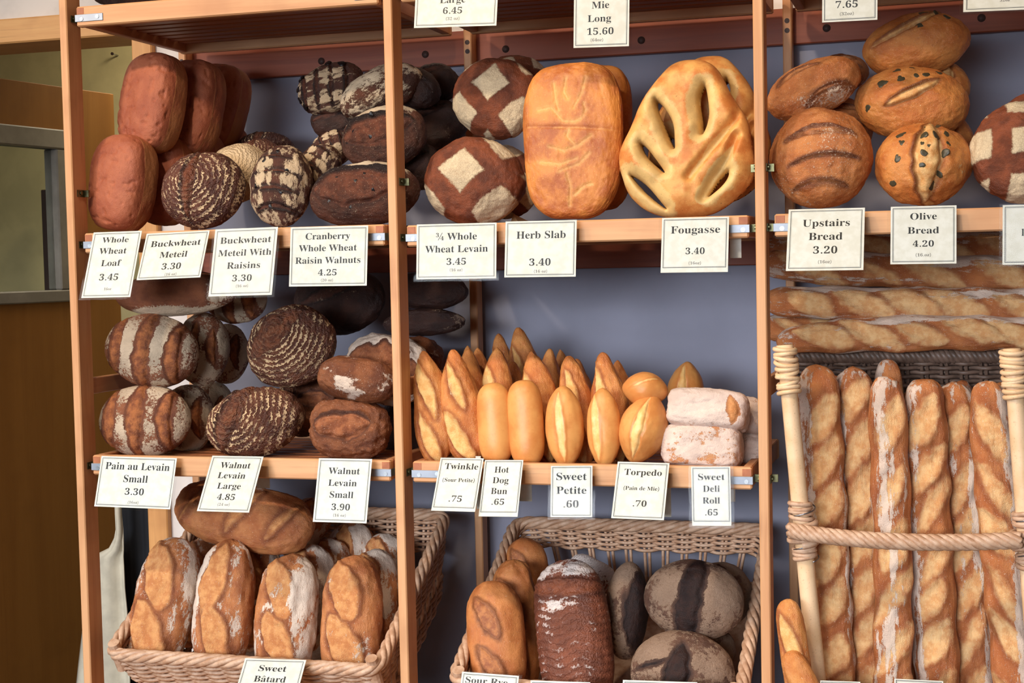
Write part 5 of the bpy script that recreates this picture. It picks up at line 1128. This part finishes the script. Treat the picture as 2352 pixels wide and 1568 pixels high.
def text_splines(t):
    x = 0; out = []
    for c in t:
        if c == ' ': x += 190; continue
        adv, sp = glyph(c)
        k = .935 if c.isdigit() else 1.0
        for s in sp: out.append(s*k+[x, 0])
        x += adv*k+(0 if not c.isdigit() else 14)
    A = np.vstack(out); return out, A[:, 0].min(), A[:, 0].max()
def papermat():
    t = NT('parchment_card'); v = t.obvec(); n = t.noise(v, 60, 4)
    return t.out(t.mix(t.smooth(n, .35, .65), (214, 212, 203), (205, 202, 190)), .55, None)
PAPER = papermat()
INK = flat('black_ink', (22, 20, 20), .5, .1); GREYINK = flat('grey_ink', (104, 100, 96), .5, .1); RULE = flat('rule_ink', (62, 66, 70), .5, .1)
def sleevemat():
    t = NT('clear_plastic_sleeve'); nt = t.t; v = t.obvec()
    gl = nt.nodes.new('ShaderNodeBsdfGlossy'); gl.inputs['Roughness'].default_value = .03; gl.inputs['Color'].default_value = (1, 1, 1, 1)
    tr = nt.nodes.new('ShaderNodeBsdfTransparent'); tr.inputs['Color'].default_value = (.97, .98, .98, 1)
    mx = nt.nodes.new('ShaderNodeMixShader'); fr = nt.nodes.new('ShaderNodeFresnel'); fr.inputs['IOR'].default_value = 1.45
    bp = nt.nodes.new('ShaderNodeBump'); bp.inputs['Strength'].default_value = .12; bp.inputs['Distance'].default_value = .001
    nt.links.new(t.noise(v, 22, 2), bp.inputs['Height']); nt.links.new(bp.outputs[0], gl.inputs['Normal']); nt.links.new(bp.outputs[0], fr.inputs['Normal'])
    nt.links.new(t.math('MULTIPLY', fr.outputs[0], .08), mx.inputs[0]); nt.links.new(tr.outputs[0], mx.inputs[1]); nt.links.new(gl.outputs[0], mx.inputs[2])
    nt.links.new(mx.outputs[0], nt.nodes['Material Output'].inputs['Surface']); nt.nodes.remove(t.b)
    return t.m
SLEEVE = sleevemat()
dg = bpy.context.evaluated_depsgraph_get()
def flat_text(name, splines, mat, parent):
    cu = bpy.data.curves.new(name, 'CURVE'); cu.dimensions = '2D'; cu.fill_mode = 'BOTH'; cu.resolution_u = 1
    for s in splines:
        sp = cu.splines.new('POLY'); sp.points.add(len(s)-1); sp.use_cyclic_u = True
        sp.points.foreach_set('co', np.hstack([s, np.zeros((len(s), 1)), np.ones((len(s), 1))]).ravel())
    tmp = bpy.data.objects.new('tmp', cu); COL.objects.link(tmp); dg_ = bpy.context.evaluated_depsgraph_get()
    me = bpy.data.meshes.new_from_object(tmp.evaluated_get(dg_)); bpy.data.objects.remove(tmp); bpy.data.curves.remove(cu)
    me.name = name; me.materials.clear(); me.materials.append(mat)
    return me
def card(TL, TR, BL, lines, label, Y=-.0035, tilt=None, sl=1, bot=.0, flap=None, inset=.034):
    """a laminated card hung over a shelf board; the corners are given in the photograph and its lean follows from them"""
    tl = at(*TL, Y); tr = at(*TR, Y)
    ex = tr-tl; w = np.linalg.norm(ex); ex /= w
    best = None
    for t in (np.linspace(0, .085, 171) if tilt is None else [tilt]):
        bl = at(*BL, Y-t); e = abs((bl-tl)@ex)/np.linalg.norm(bl-tl)
        if best is None or e < best[0]: best = (e, bl)
    bl = best[1]; ey = bl-tl; ey -= ex*(ey@ex); h = np.linalg.norm(ey); ey /= h
    en = np.cross(ex, -ey)                   # towards the viewer
    R = np.stack([ex, -ey, en], 1)
    root = empty('price_card', tl, label, 'price card', 'laminated price cards'); root.matrix_world = Matrix([[*R[i], tl[i]] for i in range(3)]+[[0, 0, 0, 1]])
    V, F = box_vf((0, -h, 0), (w, 0, .0006)); obj('paper', mesh('paper', V, F, mat=PAPER), root)
    m = .006
    V, F = box_vf((-m, -h-m*.8, -.0006), (w+m, m*.4, .0013), .0004); obj('sleeve', mesh('sleeve', V, F, mat=SLEEVE), root)
    # double ruled border
    i0 = inset*min(w, h)*1.0
    lo = np.array([i0*1.0, -h+i0+bot*h]); hi = np.array([w-i0, -i0*.9])
    b = []
    for o_, tk in ((0, .0011), (.0019, .0004)):
        x0, y0 = lo+o_; x1, y1 = hi-o_
        for (p, q) in (((x0, y0), (x1, y0+tk)), ((x0, y1-tk), (x1, y1)), ((x0, y0), (x0+tk, y1)), ((x1-tk, y0), (x1, y1))):
            b.append((np.array([[p[0], p[1], .00068], [q[0], p[1], .00068], [q[0], q[1], .00068], [p[0], q[1], .00068]]), [(0, 1, 2, 3)]))
    V, F = join_vf(b); obj('border', mesh('border', V, F, mat=RULE), root)
    A = np.array([[TR[0]-TL[0], BL[0]-TL[0]], [TR[1]-TL[1], BL[1]-TL[1]]], float); Ai = np.linalg.inv(A)
    groups = {0: [], 1: []}
    for (txt, x0, x1, base, cap, *sm) in lines:
        st_ = Ai @ (np.array([(x0+x1)/2-TL[0], base-TL[1]])); wd = (x1-x0)/math.hypot(A[0, 0], A[1, 0])*w
        ch = cap/abs(A[1, 1])*h
        sp, a0, a1 = text_splines(txt); kx = wd/(a1-a0); ky = ch/455
        for s in sp: groups[1 if sm else 0].append(np.stack([(s[:, 0]-(a0+a1)/2)*kx+st_[0]*w, s[:, 1]*ky-st_[1]*h], 1))
    for g, nm, mt in ((0, 'lettering', INK), (1, 'small_print', GREYINK)):
        if groups[g]: obj(nm, flat_text(nm, groups[g], mt, root), root, (0, 0, .0007))
    if flap:                                 # rear half of the folded card behind the board
        p0 = at(flap[0], flap[1], .042); p1 = at(flap[2], flap[3], .042); Ri = R.T
        V, F = box_vf((p0[0], .0415, p1[2]), (p1[0], .0425, p0[2]+.02)); obj('back_flap', mesh('back_flap', (V-tl) @ R, F, mat=PAPER), root)
    return root
Q = 'cream price card reading '
card((215.5, 534), (326.5, 530), (187, 684.5), [('Whole', 234, 295, 557, 12.5), ('Wheat', 227, 290, 583, 13.6), ('Loaf', 231.5, 277, 611, 14), ('3.45', 227, 270, 643.5, 15), ('16oz', 238, 255, 666, 6, 1)], Q+'Whole Wheat Loaf 3.45, bulging in front of the left post')
card((337.4, 537), (482, 529), (314, 643.5), [('Buckwheat', 345.5, 460.5, 565, 13.5), ('Meteil', 366, 429, 591, 13.5), ('3.30', 370.6, 414, 618, 14.5), ('(16 oz)', 378, 404.6, 632, 6, 1)], Q+'Buckwheat Meteil 3.30, slanting')
card((495, 527), (639, 521), (479, 681), [('Buckwheat', 505.7, 623, 558, 14.5), ('Meteil With', 501, 622.7, 587, 14.5), ('Raisins', 521, 597, 616, 14.5), ('3.30', 533, 577.5, 645, 15), ('(16 oz)', 542, 569.4, 658.7, 6, 1)], Q+'Buckwheat Meteil With Raisins 3.30')
card((668, 522), (846, 517.5), (664, 658), [('Cranberry', 702.5, 805, 549, 14.5), ('Whole Wheat', 686.7, 820, 576, 14.5), ('Raisin Walnuts', 678.6, 828, 604, 14.5), ('4.25', 731, 773.6, 631.6, 14.5), ('(20 oz)', 738, 765.5, 645, 6, 1)], Q+'Cranberry Whole Wheat Raisin Walnuts 4.25')
card((957.7, 515.5), (1141, 511), (956.4, 641.5), [('\u00be Whole', 1002, 1096, 550, 15.5), ('Wheat Levain', 977, 1121, 578.5, 15.5), ('3.45', 1026.4, 1071, 607, 15.5), ('(16 oz)', 1034, 1063, 622, 6.5, 1)], Q+'3/4 Whole Wheat Levain 3.45')
card((1161.6, 508.8), (1325, 505), (1158.6, 637), [('Herb Slab', 1186.6, 1299.6, 547, 16.5), ('3.40', 1216, 1265, 609, 16.5), ('(16 oz)', 1227, 1257, 625, 6.5, 1)], Q+'Herb Slab 3.40')
card((1521, 501), (1674.7, 497.4), (1517.4, 626.4), [('Fougasse', 1541, 1654, 535.3, 16.5), ('3.40', 1574.7, 1618.6, 583, 15), ('(16oz)', 1582, 1610, 606.4, 6.5, 1)], Q+'Fougasse 3.40', bot=.05, flap=(1677, 568, 1703, 592))
card((1811.6, 481.4), (1986.7, 477), (1805, 622.4), [('Upstairs', 1843.7, 1951.5, 520, 16), ('Bread', 1857, 1934.4, 551, 16.5), ('3.20', 1867, 1922, 582, 17), ('(16oz)', 1878.5, 1908.4, 604, 7, 1)], Q+'Upstairs Bread 3.20')
card((2046, 475), (2197, 471.4), (2045, 607), [('Olive', 2091, 2152, 504, 15), ('Bread', 2084.7, 2157, 536, 15), ('4.20', 2096.6, 2145, 566, 14.5), ('(16.oz)', 2103.4, 2138, 588, 7, 1)], Q+'Olive Bread 4.20')
card((2303, 471), (2478, 467), (2301.6, 608), [('L', 2346, 2358, 541, 16)], 'cream price card cut off by the right edge of the photo, upper row')
card((233.6, 1047), (406.8, 1052), (216.6, 1162.5), [('Pain au Levain', 242, 389, 1079, 16), ('Small', 283.6, 339, 1107.4, 16), ('3.30', 286.5, 329.7, 1136, 15.5), ('(16oz)', 293.7, 317.8, 1155.6, 6, 1)], Q+'Pain au Levain Small 3.30')
card((488, 1046.4), (605.6, 1048.5), (452.3, 1173.5), [('Walnut', 505, 574, 1075.5, 13.5), ('Levain', 499, 562, 1099, 13.5), ('Large', 497.6, 551, 1123, 13.5), ('4.85', 497, 537, 1148, 14), ('(24 oz)', 499, 526, 1161, 6, 1)], Q+'Walnut Levain Large 4.85, leaning far out', flap=(590, 1104, 620, 1121))
card((732.7, 1052), (855, 1054), (718.7, 1198), [('Walnut', 754.4, 826.4, 1088.6, 14.5), ('Levain', 754, 819, 1116, 14.5), ('Small', 757, 811, 1143, 14.5), ('3.90', 761, 803, 1171, 15), ('(16 oz)', 765, 793.7, 1185.6, 6.3, 1)], Q+'Walnut Levain Small 3.90')
card((1012.3, 1051), (1111.4, 1052.7), (990.4, 1172.5), [('Twinkle', 1021, 1097.5, 1078, 13.5), ('(Sour Petite)', 1016, 1089, 1107, 8.5), ('.75', 1030, 1059, 1152, 14)], Q+'Twinkle (Sour Petite) .75', bot=.035, flap=(1093, 1070, 1107, 1168))
card((1114, 1056.4), (1202.3, 1056.3), (1099.3, 1185.7), [('Hot', 1135.4, 1168.4, 1085.7, 14), ('Dog', 1131, 1167.7, 1110, 14), ('Bun', 1127, 1164, 1134.8, 14), ('.65', 1128.8, 1157, 1159, 14)], Q+'Hot Dog Bun .65', bot=.05, flap=(1190, 1118, 1222, 1151))
card((1265.7, 1069.6), (1361, 1069), (1264.5, 1187), [('Sweet', 1278, 1348, 1102, 16.5), ('Petite', 1278, 1347, 1133.6, 16.5), ('.60', 1294.5, 1329, 1165, 17)], Q+'Sweet Petite .60')
card((1419, 1060), (1537.8, 1063.4), (1404, 1189.7), [('Torpedo', 1433.7, 1519.5, 1092, 14), ('(Pain de Mie)', 1432, 1513, 1126, 8.5), ('.70', 1453, 1483.7, 1163, 14)], Q+'Torpedo (Pain de Mie) .70', flap=(1520, 1120, 1542, 1187))
card((1587.5, 1071.6), (1677.3, 1071), (1590, 1207), [('Sweet', 1603.4, 1665, 1102, 14.5), ('Deli', 1614.7, 1653.5, 1129, 14.5), ('Roll', 1614, 1654, 1156, 14.5), ('.65', 1620, 1649, 1183, 15)], Q+'Sweet Deli Roll .65', bot=.05, flap=(1676, 1122, 1689, 1152))
card((563.4, 1511.4), (703.7, 1515.5), (517.4, 1641), [('Sweet', 591.4, 655, 1542, 13.5), ('B\u00e2tard', 578.7, 651, 1566.5, 13.5)], Q+'Sweet B\u00e2tard, on the left basket', Y=-.045)
card((1061.8, 1542), (1192.4, 1552), (1044, 1670), [('Sour Rye', 1068.5, 1165.4, 1571, 14)], Q+'Sour Rye, on the middle basket', Y=-.045)
card((1219, 1562), (1356, 1566.5), (1212, 1690), [], 'cream card edge between the Sour Rye card and the next one', Y=-.045)
card((1431, 1561), (1601.6, 1566.5), (1424, 1690), [], 'cream card edge under the torn dusty round', Y=-.045)
card((1884, 1562.5), (1976, 1565.5), (1880, 1690), [], 'cream card edge under the first standing baguettes', Y=-.075)
card((2054, 1558.5), (2166.5, 1564), (2050, 1690), [], 'cream card edge under the third and fourth standing baguettes', Y=-.075)
card((958, -72), (1147, -80), (951, 64.5), [('Large', 1011, 1070, 6, 14.5), ('6.45', 1018, 1062, 30.6, 15), ('(32 oz)', 1025, 1056, 45, 7, 1)], Q+'Large 6.45, hung from the top shelf')
card((1319, -48), (1446.5, -54), (1325, 110), [('Mie', 1363, 1403, 18.5, 15.5), ('Long', 1355, 1409, 49, 15.5), ('15.60', 1355, 1416, 78.4, 16), ('(64oz)', 1364, 1392.7, 94, 7, 1)], Q+'Mie Long 15.60, hung from the top shelf')
card((1889, -84), (2016, -92), (1891.5, 51.7), [('7.65', 1922, 1973, 17, 16.5), ('(32oz)', 1932, 1964, 34, 7, 1)], Q+'7.65, hung from the top shelf')
card((2215, -108), (2408, -118), (2217, 28), [('32oz', 2299, 2321.7, 3.5, 7, 1)], 'cream price card at the top right corner ending in 32oz')
